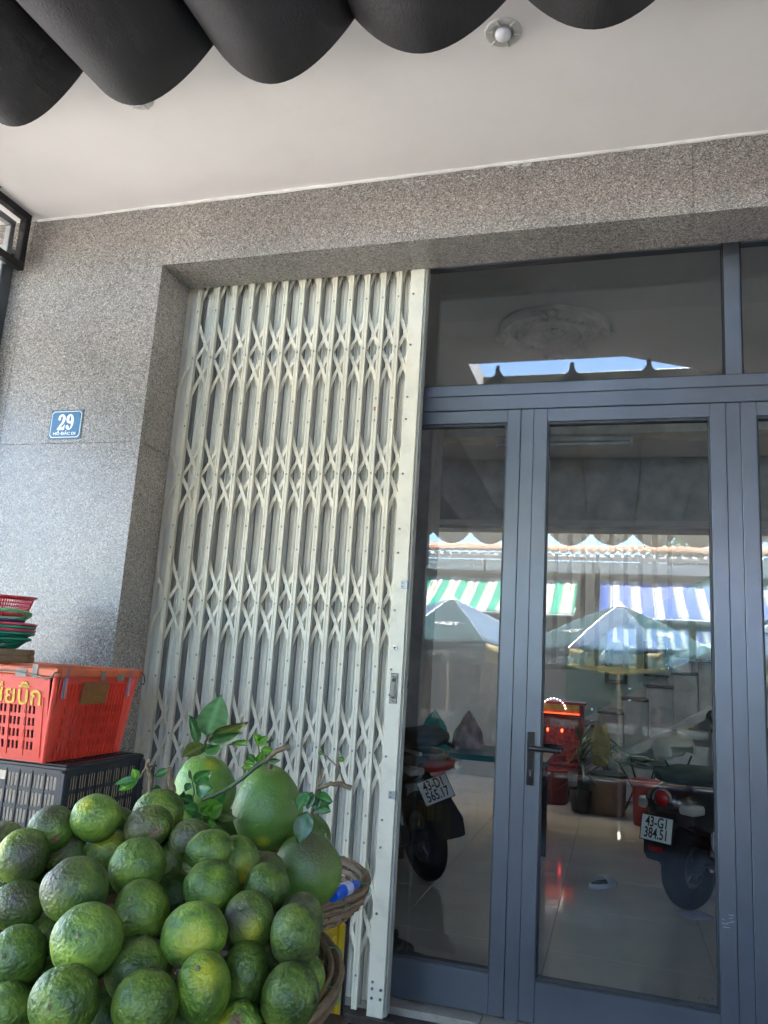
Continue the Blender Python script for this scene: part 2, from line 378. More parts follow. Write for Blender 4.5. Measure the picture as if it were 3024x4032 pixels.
# ---------------------------------------------------------------- concertina gate
GY = 3.37
BX = [-2.128, -2.022, -1.920, -1.822, -1.724, -1.630, -1.536, -1.447, -1.360, -1.273, -1.187, -1.104, -1.023]
gate = thing('folding_gate', 'cream painted steel concertina gate drawn across half the entrance', 'gate', (-1.55, GY, 0))
GX = 1.55
GTOP = 3.45
bar = MB()
for (x0, x1, y0, y1) in ((-0.0118, -0.0095, 0.0, 0.018), (0.0095, 0.0118, 0.0, 0.018), (-0.0095, -0.003, 0.0, 0.003), (0.003, 0.0095, 0.0, 0.003), (-0.003, 0.003, 0.0025, 0.0052)):
    bar.box(x0, x1, y0, y1, -0.02, GTOP)
bar_me = bar.mesh('upright_bar', CREAM)
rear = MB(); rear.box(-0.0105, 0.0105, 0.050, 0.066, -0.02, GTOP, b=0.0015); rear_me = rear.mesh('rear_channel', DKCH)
for x in BX:
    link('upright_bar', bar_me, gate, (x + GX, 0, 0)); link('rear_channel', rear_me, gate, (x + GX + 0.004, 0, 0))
ROWS = [2.887, 2.257, 1.628, 0.998, 0.368]
def arm_mesh(w, dirn, top, bot, wdt=0.017):
    """one curved lattice strip over two bays, pivoting on the middle upright"""
    mb = MB(); L = []; n = 22
    for k in range(n + 1):
        s_ = -1 + 2 * k / n
        x = s_ * w * dirn
        z = -math.copysign(abs(s_) ** (1.28 if dirn > 0 else 1.3), s_) * (0.206 if dirn > 0 else 0.195)
        if z > top or z < -bot: continue
        L.append((x, z))
    rs = []
    for i, (x, z) in enumerate(L):
        a = L[max(0, i - 1)]; b_ = L[min(len(L) - 1, i + 1)]
        d = Vector((b_[0] - a[0], b_[1] - a[1])).normalized(); nn = Vector((-d.y, d.x)) * wdt / 2
        rs.append([(x - nn.x, 0, z - nn.y), (x + nn.x, 0, z + nn.y), (x + nn.x, 0.0028, z + nn.y), (x - nn.x, 0.0028, z - nn.y)])
    mb.rings(rs); return mb
XS = [BX[0] - 0.106] + BX + [-0.945]
ARM = {}
for i in range(1, len(XS)):
    wav = ((XS[i] - XS[i - 1]) + (XS[i + 1] - XS[i] if i + 1 < len(XS) else XS[i] - XS[i - 1])) / 2
    for dirn in (1, -1):
        me = arm_mesh(wav, dirn, 1, 1).mesh('lattice_arm', CREAM)
        for lim, no in ((-(XS[i] + 2.26), (-1, 0, 0)), (-0.94 - XS[i], (1, 0, 0))):
            bm = bmesh.new(); bm.from_mesh(me)
            bmesh.ops.bisect_plane(bm, geom=bm.verts[:] + bm.edges[:] + bm.faces[:], plane_co=(lim, 0, 0), plane_no=no, clear_outer=True)
            bm.to_mesh(me); bm.free()
        ARM[(i, dirn)] = me
for zc in ROWS + [3.42]:
    for i in range(1, len(XS)):
        for dirn, yy in ((1, 0.0185), (-1, 0.0235)):
            link('lattice_arm', ARM[(i, dirn)], gate, (XS[i] + GX, yy, zc))
# ribbed leaves hanging behind the lattice
for i in range(len(XS) - 1):
    xa, xb = XS[i], XS[i + 1]; 
    if i == 0: xa = -2.34
    wd = xb - xa; mb = MB(); n = 24
    pr = [(xa + wd * k / n, 0.064 + (0.004 if (k % 6) in (1, 2) else 0.0)) for k in range(n + 1)]
    ringA = [(x + GX, y, -0.015) for x, y in pr]; ringB = [(x + GX, y, GTOP) for x, y in pr]
    mb.add(ringA + ringB, [(k, k + 1, n + 2 + k, n + 1 + k) for k in range(n)])
    o = mb.build('ribbed_leaf', SLATM, gate); md = o.modifiers.new('thick', 'SOLIDIFY'); md.thickness = 0.001
# end post
pst = MB(); pst.box(-0.963 + GX, -0.893 + GX, -0.012, 0.040, -0.03, GTOP, b=0.002)
post = pst.build('end_post', CREAM, gate)
ed = MB(); ed.box(-0.892 + GX, -0.882 + GX, -0.004, 0.05, -0.025, GTOP, b=0.001); ed.build('post_edge', pmat('gate_edge', (0.42, 0.41, 0.35), 0.5, dirt=0.3), post)
lk = MB(); lk.box(-0.018, 0.018, -0.0035, 0.0, -0.066, 0.066, b=0.012)
lock = lk.build('lock_plate', CHROME, gate, loc=(-0.928 + GX, -0.012, 1.279))
MB().box(-0.0085, 0.0085, -0.0045, -0.003, -0.044, 0.044, b=0.0006).build('lock_slot', pmat('lock_dark', (0.03, 0.03, 0.03), 0.4), lock)
MB().box(-0.0075, 0.0075, -0.0065, -0.004, -0.034, 0.028, b=0.001).build('lock_bolt', CHROME, lock)
for zz in (-0.056, 0.056):
    MB().cyl((0, -0.0055, zz), (0, -0.003, zz), 0.004, n=8).build('screw', RIVET, lock)
kh = MB().cyl((-0.933 + GX, -0.0165, 1.454), (-0.933 + GX, -0.0115, 1.454), 0.011, n=20).build('lock_cylinder', CHROME, gate, True)
MB().cyl((-0.933 + GX, -0.0175, 1.454), (-0.933 + GX, -0.016, 1.454), 0.005, n=12).build('keyway', BLACKM, kh)
for zz in (1.735, 0.835):
    cl = MB(); cl.box(-0.923 + GX, -0.889 + GX, -0.0145, -0.0115, zz - 0.016, zz + 0.016, b=0.004); cl.box(-0.893 + GX, -0.888 + GX, -0.026, -0.0115, zz - 0.02, zz + 0.02, b=0.002)
    c_ = cl.build('latch_bracket', STEEL, gate)
    for dz in (-0.008, 0.008): MB().cyl((-0.914 + GX, -0.018, zz + dz), (-0.914 + GX, -0.0135, zz + dz), 0.0045, n=8).build('screw', RIVET, c_)
rv = MB()
for x in BX:
    for z in [3.149, 2.627, 2.517, 1.997, 1.887, 1.368, 1.257, 0.736, 0.627, 0.108] + ROWS:
        rv.lathe([(0.0001, -0.0045), (0.0035, -0.004), (0.0048, -0.0015), (0.005, 0.0)], (0, 0, 0), 8, Matrix.Translation((x + GX, 0.0, z)) @ Matrix.Rotation(-math.pi / 2, 4, 'X') @ Matrix.Scale(-1, 4, (0, 0, 1)))
for z in [3.149, 2.886, 2.624, 2.514, 2.25, 1.99, 1.88, 1.62, 1.36, 1.25, 0.99, 0.73, 0.62, 0.36, 0.10]:
    rv.cyl((-0.945 + GX, -0.0155, z), (-0.945 + GX, -0.0115, z), 0.005, 0.0055, 8)
for x in (-0.945, -0.908):
    for z in (0.075, 0.04): rv.cyl((x + GX, -0.0155, z), (x + GX, -0.0115, z), 0.006, n=8)
tag(rv.build('rivets', RIVET, gate, True), kind='stuff')
chip = MB(); chip.box(-1.112 + GX, -1.102 + GX, -0.0012, 0.0, 2.565, 2.585, b=0.0005); chip.build('rust_chip', pmat('rust', (0.25, 0.1, 0.03), 0.8), gate)

# ---------------------------------------------------------------- aluminium door frame and leaves
DY = 3.50
def bar3(mb, x0, x1, z0, z1, y0=0.0, y1=0.06, b=0.002): return mb.box(x0, x1, y0, y1, z0, z1, b=b)
frm = thing('door_frame', 'slate blue aluminium door frame with glazed transom above the leaves', 'door frame', (0.0, DY, 0))
bar3(MB(), -2.3, 2.8, 2.669, 2.722, 0.0, 0.07).build('transom_rail', ALU, frm)
bar3(MB(), -2.3, 2.8, 2.597, 2.667, 0.002, 0.07).build('header_rail', ALU, frm)
bar3(MB(), -2.3, 2.8, 3.36, 3.42, 0.0, 0.07).build('top_rail', ALU, frm)
for x0, x1 in ((0.463, 0.529), (1.75, 1.816), (-2.3, -2.2)):
    bar3(MB(), x0, x1, 2.7225, 3.3595, 0.0, 0.07).build('transom_mullion', ALU, frm)
for x0, x1, in ((-2.2, 0.463), (0.529, 1.75)):
    g = MB(); g.box(x0, x0 + 0.007, 0.006, 0.05, 2.7225, 3.3595); g.box(x1 - 0.007, x1, 0.006, 0.05, 2.7225, 3.3595); g.box(x0 + 0.0072, x1 - 0.0072, 0.004, 0.05, 2.7222, 2.7262)
    g.build('gasket', RUBBER, frm)
    MB().box(x0 + 0.004, x1 - 0.004, 0.030, 0.036, 2.726, 3.36).build('transom_pane', GLASS, frm)
for x0, x1 in ((-0.4255, -0.3665), (0.4585, 0.5165), (1.405, 1.465), (-1.40, -1.34)):
    bar3(MB(), x0, x1, -0.005, 2.5935, 0.003, 0.06).build('mullion', ALU, frm)
bk = MB(); bk.box(-2.2, 2.8, 0.055, 0.068, 2.58, 2.60); bk.build('rebate', RUBBER, frm)
def leaf(x0, x1, label, st=0.061, zb=0.004, zt=2.5925):
    t_ = thing('glass_door', label, 'door', ((x0 + x1) / 2, DY, 0), group='glazed door leaves')
    c = (x0 + x1) / 2; a, b_ = x0 - c, x1 - c
    for (p, q) in ((a, a + st), (b_ - st, b_)): bar3(MB(), p, q, zb, zt).build('stile', ALU, t_)
    bar3(MB(), a + st + 0.0005, b_ - st - 0.0005, zt - 0.062, zt, 0.001, 0.06).build('top_rail', ALU, t_)
    bar3(MB(), a + st + 0.0005, b_ - st - 0.0005, zb, 0.158, 0.001, 0.06).build('bottom_rail', ALU, t_)
    gi = MB(); 
    for (p, q, r_, s_) in ((a + st + .001, a + st + .009, .159, zt - .063), (b_ - st - .009, b_ - st - .001, .159, zt - .063), (a + st + .0092, b_ - st - .0092, .159, .169), (a + st + .0092, b_ - st - .0092, zt - .073, zt - .063)):
        gi.box(p, q, 0.010, 0.05, r_, s_)
    gi.build('glazing_bead', pmat('dark_bead', (0.045, 0.05, 0.055), 0.5), t_)
    MB().box(a + st + 0.005, b_ - st - 0.005, 0.028, 0.034, 0.16, zt - 0.065).build('pane', GLASS, t_)
    return t_
d1 = leaf(-1.3385, -0.427, 'narrow glass door leaf beside the end post of the cream gate')
d2 = leaf(-0.365, 0.457, 'middle glass door leaf carrying the black lever handle')
d3 = leaf(0.518, 1.403, 'glass door leaf cut off by the picture edge beyond the middle leaf')
d0 = leaf(-2.26, -1.402, 'glass door leaf hidden behind the cream concertina gate')
hs = MB().box(-0.0165, 0.0165, -0.009, 0.0, -0.11, 0.11, b=0.003).build('handle_plate', BLACKM, d2, loc=(-0.3415 - 0.046, 0, 1.025))
lv = MB(); lv.cyl((0, -0.009, 0.047), (0, -0.05, 0.047), 0.0095, n=14); lv.tube([(0, -0.045, 0.047), (0.012, -0.056, 0.047), (0.06, -0.057, 0.046), (0.128, -0.056, 0.045)], [0.0095, 0.0105, 0.0105, 0.0105], 14)
lv.build('lever', BLACKM, hs, True)
lv = MB(); lv.tube([(0, 0.06, 0.047), (0, 0.1, 0.047), (0.012, 0.112, 0.047), (0.128, 0.112, 0.046)], 0.0105, 12); lv.build('inner_lever', BLACKM, hs, True)
kc = MB(); kc.cyl((0, -0.0125, -0.05), (0, -0.008, -0.05), 0.0085, n=18); kc.box(-0.004, 0.004, -0.0118, -0.008, -0.074, -0.052, b=0.002); kc.build('key_cylinder', CHROME, hs, True)
for d, x in ((d1, 0.37), (d2, 0.30)):
    mk = MB()
    rr = random.Random(2)
    for k in range(9):
        xx = x + rr.uniform(-0.03, 0.02); zz = 0.19 + rr.uniform(-0.006, 0.006); mk.box(xx, xx + 0.004, 0.0272, 0.0278, zz, zz + 0.004 * rr.random() + 0.001)
    tag(mk.build('etched_stamp', pmat('etch_dark', (0.05, 0.05, 0.05), 0.8), d), kind='stuff')
glint = MB(); rr = random.Random(9)  # pale dashes painting small horizontal glints on the stile
for k in range(7):
    xx = 0.365 + rr.uniform(0, 0.05) - 0.003; zz = rr.uniform(0.46, 0.53); Mx = Matrix.Translation((xx, -0.0004, zz)) @ Matrix.Rotation(rr.uniform(-0.4, 0.4), 4, 'Y')
    l = rr.uniform(0.004, 0.012); glint.box(-l, l, -0.0003, 0.0005, -0.0006, 0.0009, Mx)
tag(glint.build('glint_marks', pmat('glint_white', (0.6, 0.62, 0.64), 0.7), d2), kind='stuff')

# threshold
th = MB(); 
tag(link('threshold', None), kind='structure')
TH = bpy.data.objects['threshold']
TILE_B = pmat('beige_sill_tile', (0.34, 0.31, 0.26), 0.35, 0, 0.2, 9, dirt=0.4, dirtcol=(0.16, 0.14, 0.11))
for k in range(6):
    x0 = -2.15 + k * 0.82; MB().box(x0 + 0.002, x0 + 0.818, 3.425, 3.60, -0.05, -0.003, b=0.002).build('sill_tile', TILE_B, TH)
MB().box(-2.19, 2.8, 3.345, 3.423, -0.12, -0.03, b=0.003).build('gate_track', pmat('rusty_track', (0.07, 0.05, 0.045), 0.5, 0.5, 0.4, 20), TH)
MB().box(-2.19, 2.8, 3.12, 3.345, -0.125, -0.06, b=0.004).build('black_step', pmat('black_step_stone', (0.012, 0.012, 0.013), 0.25, 0, 0.4, 40), TH)

# ---------------------------------------------------------------- house number plate
PB = pmat('enamel_blue', (0.03, 0.135, 0.27), 0.4, 0, 0.2, 30, dirt=0.3, dirtcol=(0.08, 0.19, 0.30))
PWH = pmat('enamel_white', (0.82, 0.84, 0.84), 0.4, 0, 0.04, 20)
pl = thing('house_number_plate', 'blue enamel house number plate reading 29 with street name below', 'sign', (-2.628, WALL_Y - 0.0035, 2.452))
PW, PH = 0.192, 0.152
MB().box(-PW / 2, PW / 2, 0.0, 0.003, -PH / 2, PH / 2, b=0.001).build('plate', pmat('plate_edge', (0.06, 0.13, 0.17), 0.5, dirt=0.3), pl)
def oct_pts(w_, h_, c): return [(-w_ + c, -h_), (w_ - c, -h_), (w_, -h_ + c), (w_, h_ - c), (w_ - c, h_), (-w_ + c, h_), (-w_, h_ - c), (-w_, -h_ + c)]
def flat(pts, y): return [(x, y, z) for x, z in pts]
def plate_poly(pts, y, name, m): 
    mb = MB(); k = len(pts); mb.add(flat(pts, y) + flat(pts, y + 0.0006), [tuple(range(k)), tuple(range(k, 2 * k))[::-1]] + [(i, k + i, k + (i + 1) % k, (i + 1) % k) for i in range(k)]); return mb.build(name, m, pl)
plate_poly(oct_pts(0.088, 0.068, 0.012), -0.0008, 'white_border', PWH)
plate_poly(oct_pts(0.0845, 0.0645, 0.011), -0.0016, 'blue_field', PB)
def glyph(splines, name, m, parent, fnm, y):
    cu = bpy.data.curves.new('glyph', 'CURVE'); cu.dimensions = '2D'; cu.fill_mode = 'BOTH'; cu.extrude = 0.0003
    for pts in splines:
        sp = cu.splines.new('BEZIER'); sp.bezier_points.add(len(pts) - 1); sp.use_cyclic_u = True
        for bp_, q in zip(sp.bezier_points, pts):
            u, v = fnm(*q); bp_.co = (u, v, 0); bp_.handle_left_type = bp_.handle_right_type = 'VECTOR'
    cu.resolution_u = 4
    o_ = bpy.data.objects.new('glyph', cu); COL.objects.link(o_); me = bpy.data.meshes.new_from_object(o_.evaluated_get(bpy.context.evaluated_depsgraph_get())); bpy.data.objects.remove(o_)
    me.materials.clear(); me.materials.append(m); me.transform(face_to((0, y, 0), (1, 0, 0), (0, 0, 1))); return link(name, me, parent)
def pm(x, y):
    v = (y - (330 - (x - 285) * 0.045)) / 840; xl = 285 - 100 * v; return ((x - xl) / 1022 - 0.5) * 0.176, (0.5 - v) * 0.136
two = [(490, 600), (500, 530), (540, 450), (610, 412), (670, 415), (725, 455), (748, 520), (735, 600), (690, 690), (565, 826), (640, 825), (685, 790), (700, 742), (722, 745), (692, 912), (450, 924), (456, 880), (600, 690), (642, 600), (655, 530), (640, 482), (608, 470), (584, 500), (587, 560), (572, 605), (535, 620)]
nine = [(775, 570), (790, 490), (845, 425), (920, 396), (985, 430), (1020, 505), (1025, 600), (1005, 720), (960, 830), (890, 903), (820, 908), (768, 872), (752, 820), (770, 770), (805, 750), (842, 768), (855, 805), (866, 850), (885, 858), (912, 826), (930, 760), (935, 692), (900, 706), (850, 700), (800, 668), (780, 620)]
hole = [(868, 560), (885, 490), (914, 446), (934, 470), (939, 550), (928, 620), (904, 650), (878, 625)]
glyph([two], 'numeral', PWH, pl, pm, -0.0022); glyph([nine, hole], 'numeral', PWH, pl, pm, -0.0022)
text('HỒ ĐẮC DI', 0.0195, PWH, pl, face_to((0.0, -0.0022, -0.0485), (1, 0, 0), (0, 0, 1)), bold=0.0006, sx=1.32)
for sx in (-1, 1): MB().cyl((sx * 0.09, -0.004, 0.07), (sx * 0.09, 0, 0.07), 0.003, n=8).build('screw', RIVET, pl)

# ---------------------------------------------------------------- sign bracket by the soffit
br = thing('sign_bracket', 'black welded square tube bracket fixed under the soffit corner', 'bracket', (-3.02, 3.0, CEIL_Z))
T_ = 0.04
def sq(mb, p0, p1, t_=T_, b=0.003):
    p0, p1 = Vector(p0), Vector(p1); d = p1 - p0; L = d.length; q = d.to_track_quat('Z', 'Y').to_matrix().to_4x4(); q.translation = p0
    return mb.box(-t_ / 2, t_ / 2, -t_ / 2, t_ / 2, 0, L, q, b=b)
for a, b_ in (((0, 0.055, -0.02), (0, -1.6, -0.02)), ((0, 0.055, -0.30), (0, -1.6, -0.30)), ((0, 0.035, -0.0405), (0, 0.035, -0.2795)), ((0, -0.5, -0.0405), (0, -0.5, -0.2795))):
    sq(MB(), a, b_).build('square_tube', BLACKM, br)
for a, b_ in (((-0.07, 0.03, -0.06), (-0.07, -1.6, -0.06)), ((-0.07, 0.03, -0.27), (-0.07, -1.6, -0.27)), ((-0.07, 0.012, -0.0805), (-0.07, 0.012, -0.2495))):
    sq(MB(), a, b_, 0.035).build('steel_tube', STEEL, br)
bp_ = MB().box(-0.05, 0.05, -0.30, -0.20, -0.004, -0.0005, b=0.001).build('fixing_plate', BLACKM, br)
for dy in (-0.275, -0.225):
    MB().cyl((0.03, dy, -0.02), (0.03, dy, -0.004), 0.007, n=8).build('bolt', pmat('brassy_bolt', (0.3, 0.24, 0.12), 0.4, 0.8), br)
nb = thing('shutter_rail', 'grey metal shutter rail on the edge of the neighbouring wall', 'rail', (-3.17, 3.05, 0))
MB().box(-0.05, 0.05, -0.02, 0.05, -0.12, 3.45, b=0.003).build('rail_channel', pmat('rail_grey', (0.36, 0.40, 0.41), 0.5, 0.2), nb)
MB().box(0.0505, 0.056, -0.025, 0.05, -0.12, 3.42, b=0.002).build('rail_edge', pmat('rail_dark', (0.07, 0.075, 0.08), 0.5), nb)
MB().box(-0.045, 0.045, -0.026, -0.0205, 3.20, 3.38, b=0.004).build('switch_box', pmat('switch_white', (0.6, 0.62, 0.6), 0.4), nb)
# ================================================================ the fruit stall
PAVE_Z = -0.125
WOOD = pmat('stall_wood', (0.07, 0.045, 0.028), 0.7, 0, 0.3, 12, stretch=(1, 8, 8), bump=0.2, dirt=0.4)
def table(name, label, x0, x1, y0, y1, zt):
    t_ = thing(name, label, 'table', ((x0 + x1) / 2, (y0 + y1) / 2, PAVE_Z)); hx, hy, h = (x1 - x0) / 2, (y1 - y0) / 2, zt - PAVE_Z
    npl = 5
    for k in range(npl):
        a = -hy + k * 2 * hy / npl; MB().box(-hx, hx, a + 0.003, a + 2 * hy / npl - 0.003, h - 0.03, h, b=0.003).build('plank', WOOD, t_)
    for sx in (-1, 1):
        for sy in (-1, 1): MB().box(sx * (hx - 0.04) - 0.025, sx * (hx - 0.04) + 0.025, sy * (hy - 0.04) - 0.025, sy * (hy - 0.04) + 0.025, 0, h - 0.0305, b=0.003).build('leg', WOOD, t_)
    return t_
table('stall_table', 'low wooden stall table under the orange basket', -1.42, -0.5, 0.85, 1.62, 0.70)
table('stall_bench', 'wooden bench carrying the stacked plastic crates by the wall', -2.75, -1.95, 2.55, 3.08, 0.695)

# ---------------------------------------------------------------- plastic crates
def crate_wall(L, H, t_, rows, holes, frame, hole_r=0.3, depth_rib=0.0, ribs=None, skip=None, taper=0.0):
    """a perforated crate side in its own plane: x along, z up; holes = list of (x0,x1,z0,z1) cut through"""
    xs = sorted(set([0, L] + [h[0] for h in holes] + [h[1] for h in holes])); zs = sorted(set([0, H] + [h[2] for h in holes] + [h[3] for h in holes]))
    mb = MB()
    def solid(i, j):
        if i < 0 or j < 0 or i >= len(xs) - 1 or j >= len(zs) - 1: return False
        cx, cz = (xs[i] + xs[i + 1]) / 2, (zs[j] + zs[j + 1]) / 2
        return not any(h[0] < cx < h[1] and h[2] < cz < h[3] for h in holes)
    for i in range(len(xs) - 1):
        for j in range(len(zs) - 1):
            if not solid(i, j): continue
            a, b, c, d = xs[i], xs[i + 1], zs[j], zs[j + 1]
            mb.add([(a, 0, c), (b, 0, c), (b, 0, d), (a, 0, d)], [(0, 1, 2, 3)]); mb.add([(a, t_, c), (b, t_, c), (b, t_, d), (a, t_, d)], [(3, 2, 1, 0)])
            if not solid(i - 1, j): mb.add([(a, 0, c), (a, 0, d), (a, t_, d), (a, t_, c)], [(0, 1, 2, 3)])
            if not solid(i + 1, j): mb.add([(b, 0, c), (b, t_, c), (b, t_, d), (b, 0, d)], [(0, 1, 2, 3)])
            if not solid(i, j - 1): mb.add([(a, 0, c), (a, t_, c), (b, t_, c), (b, 0, c)], [(0, 1, 2, 3)])
            if not solid(i, j + 1): mb.add([(a, 0, d), (b, 0, d), (b, t_, d), (a, t_, d)], [(0, 1, 2, 3)])
    for rx, w_, z0, z1 in (ribs or []):
        mb.box(rx - w_ / 2, rx + w_ / 2, -depth_rib, 0.0005, z0, z1)
    return mb
def place(me_mb, name, mat_, parent, M):
    o = me_mb.build(name, mat_, parent); o.matrix_local = M; return o
def side_matrices(W, D, taper, H):
    """front, right, back, left wall frames; walls lean outwards by taper (top wider)"""
    a = math.atan2(taper, H)
    out = []
    for (ox, oy, rz) in ((-W / 2, -D / 2, 0), (W / 2, -D / 2, math.pi / 2), (W / 2, D / 2, math.pi), (-W / 2, D / 2, -math.pi / 2)):
        out.append(Matrix.Translation((ox, oy, 0)) @ Matrix.Rotation(rz, 4, 'Z') @ Matrix.Rotation(a, 4, 'X'))
    return out
RED = pmat('red_plastic', (0.74, 0.060, 0.034), 0.38, 0, 0.1, 5, bump=0.05, dirt=0.4, dirtcol=(0.42, 0.06, 0.035), spec=0.45)
ORANGE = pmat('orange_plastic', (0.62, 0.11, 0.03), 0.42, 0, 0.14, 6, bump=0.04, dirt=0.55, dirtcol=(0.22, 0.06, 0.03))
BLKP = pmat('black_plastic', (0.012, 0.014, 0.019), 0.42, 0, 0.3, 8, bump=0.05, dirt=0.2, dirtcol=(0.03, 0.031, 0.033))
CARD = pmat('cardboard_lining', (0.80, 0.62, 0.44), 0.85, 0, 0.1, 5, bump=0.1)
def red_crate():
    X1, Y0, z0, z1 = -2.035, 2.54, 0.942, 1.262; W, D, H = 0.62, 0.46, z1 - z0
    t_ = thing('red_crate', 'faded red vented plastic crate with gold lettering and orange rim', 'crate', (X1 - W / 2, Y0 + D / 2, z0))
    def holes(L):
        hs = []; ng = max(3, int(L / 0.075))
        for g in range(ng):
            gx = 0.045 + g * (L - 0.09) / ng
            for k in range(3):
                a = gx + 0.008 + k * 0.0185
                for r_ in range(4): hs.append((a, a + 0.011, 0.042 + r_ * 0.044, 0.042 + r_ * 0.044 + 0.030))
        return hs
    names = ('front_panel', 'side_panel', 'rear_panel', 'side_panel')
    for k, (m_, L) in enumerate(zip(side_matrices(W, D, 0.03, H), (W, D, W, D))):
        hs = holes(L)
        ribs = []
        if k == 1: ribs = [(0.045 + q * (L - 0.09) / 18, 0.0024, 0.004, H - 0.105 if 3 < q < 13 else H - 0.03) for q in range(19)]
        if k == 0: ribs = [(0.045 + q * 0.0755 + 0.0255, 0.0022, 0.02, 0.24) for q in range(8)]
        place(crate_wall(L, H, 0.004, 0, hs, 0, ribs=ribs, depth_rib=0.007 if k == 1 else 0.003), names[k], RED, t_, m_)
    MB().box(-W / 2, W / 2, -D / 2, D / 2, 0.0, 0.006, b=0.002).build('base', RED, t_)
    MB().box(-W / 2 + 0.05, W / 2 - 0.05, -D / 2 + 0.05, D / 2 - 0.05, 0.0065, H - 0.02, b=0.02).build('slot_shade_block', pmat('slot_shade_black', (0.012, 0.011, 0.012), 0.8), t_)  # black block added so the crate slots read as shaded
    for sx in (-1, 1):
        for sy in (-1, 1):
            q = MB(); q.tube([(sx * (W / 2 - 0.004), sy * (D / 2 - 0.004), 0.0), (sx * (W / 2 + 0.026), sy * (D / 2 + 0.026), H)], 0.011, 10); q.build('corner_post', RED, t_, True)
    rim = MB(); w2, d2, b_ = W / 2 + 0.048, D / 2 + 0.048, 0.03
    rim.box(-w2, w2, -d2, -d2 + 0.026, H - 0.006, H + 0.028, b=0.006); rim.box(-w2, w2, d2 - 0.026, d2, H - 0.006, H + 0.028, b=0.006)
    rim.box(-w2, -w2 + 0.026, -d2 + 0.0265, d2 - 0.0265, H - 0.0055, H + 0.0275, b=0.006); rim.box(w2 - 0.026, w2, -d2 + 0.0265, d2 - 0.0265, H - 0.0055, H + 0.0275, b=0.006)
    rim.build('rim', ORANGE, t_)
    BLUE = pmat('blue_strap', (0.05, 0.2, 0.42), 0.5); PINK = pmat('faded_tab', (0.72, 0.2, 0.16), 0.5)
    for yy, w_ in ((-D / 2 + 0.02, 0.026), (D / 2 - 0.03, 0.026)):
        q = MB().box(W / 2 + 0.030, W / 2 + 0.037, yy - w_ / 2, yy + w_ / 2, H - 0.085, H - 0.006, b=0.002).build('clip_tab', PINK, t_)
        MB().box(W / 2 + 0.0475, W / 2 + 0.0495, yy - w_ / 2 - 0.001, yy - w_ / 2 + 0.008, H - 0.006, H + 0.027, b=0.0008).build('strap', BLUE, t_)
        MB().box(W / 2 + 0.0365, W / 2 + 0.039, yy - w_ / 2, yy - w_ / 2 + 0.006, H - 0.085, H - 0.0065).build('strap', BLUE, t_)
    ye = pmat('gold_paint', (0.72, 0.42, 0.03), 0.5, 0, 0.25, 40, dirt=0.4, dirtcol=(0.5, 0.08, 0.03))
    lean = Vector((0, -0.03 / H, 1))
    text('เซียบิ๊ก', 0.098, ye, t_, face_to((W / 2 - 0.155, -D / 2 - 0.03 * 0.74 - 0.0035, H * 0.74), (1, 0, 0), lean), bold=0.001, sx=1.0)
    MB()
    sg = MB().box(0, 0.13, -0.001, 0.002, -0.04, 0.04, face_to((0, 0, 0), (0, 1, 0), (0, 0, 1)) @ Matrix.Rotation(math.pi / 2, 4, 'X')); 
    pm_ = Matrix.Translation((W / 2 + 0.033, -D / 2 + 0.125, H * 0.80)) @ Matrix.Rotation(math.atan2(0.03, H), 4, 'Y')
    pnl = MB().box(-0.002, 0.001, 0, 0.165, -0.045, 0.04, pm_, b=0.0008).build('painted_panel', pmat('olive_gold_paint', (0.22, 0.085, 0.015), 0.5, 0, 0.2, 30, dirt=0.5, dirtcol=(0.35, 0.05, 0.02)), t_)
    fr = face_to(pm_ @ Vector((0.0022, 0.083, 0.015)), (0, 1, 0), pm_.to_3x3() @ Vector((0, 0, 1)))
    fr = face_to(pm_ @ Vector((0.0022, 0.083, -0.025)), (0, 1, 0), pm_.to_3x3() @ Vector((0, 0, 1)))
    text('0169290', 0.028, pmat('dull_gold', (0.34, 0.17, 0.02), 0.5), t_, fr)
    # wire tie and scraps of tape along the rim
    wire = pmat('rusty_wire', (0.16, 0.12, 0.09), 0.5, 0.6)
    q = MB(); rr = random.Random(3)
    q.tube([(-w2 + 0.1 + k * 0.028, -d2 - 0.004 - 0.002 * rr.random(), H + 0.016 - 0.012 * (k / 18) + 0.002 * rr.random()) for k in range(17)] + [(w2 - 0.055, -d2 - 0.012, H - 0.008), (w2 - 0.035, -d2 - 0.014, H - 0.014), (w2 - 0.018, -d2 - 0.01, H - 0.004), (w2 - 0.012, -d2 - 0.006, H + 0.012), (w2 + 0.003, -d2 + 0.012, H + 0.016)], 0.0032, 7)
    q.build('wire_tie', wire, t_, True)
    q = MB(); q.tube([(w2 + 0.002, d2 - 0.02, H + 0.02), (w2 + 0.012, d2 - 0.012, H + 0.005), (w2 + 0.014, d2 - 0.004, H - 0.02), (w2 + 0.006, d2 + 0.002, H - 0.035), (w2 - 0.004, d2 - 0.008, H - 0.03)], 0.003, 7); q.build('wire_hook', wire, t_, True)
    tp = pmat('torn_tape', (0.20, 0.15, 0.12), 0.4, 0, 0.3, 30)
    for (x, y, w_, h_) in ((w2 - 0.19, -d2 - 0.0012, 0.05, 0.03), (w2 - 0.115, -d2 - 0.0022, 0.025, 0.05), (w2 + 0.0012, -0.02, 0.03, 0.04), (w2 + 0.0012, 0.09, 0.05, 0.03)):
        if abs(x) > w2: MB().box(x - 0.0008, x + 0.0008, y, y + w_, H - 0.02, H - 0.02 + h_, b=0.0003).build('tape_scrap', tp, t_)
        else: MB().box(x, x + w_, y - 0.0008, y + 0.0008, H - 0.012, H - 0.012 + h_, b=0.0003).build('tape_scrap', tp, t_)
red_crate()
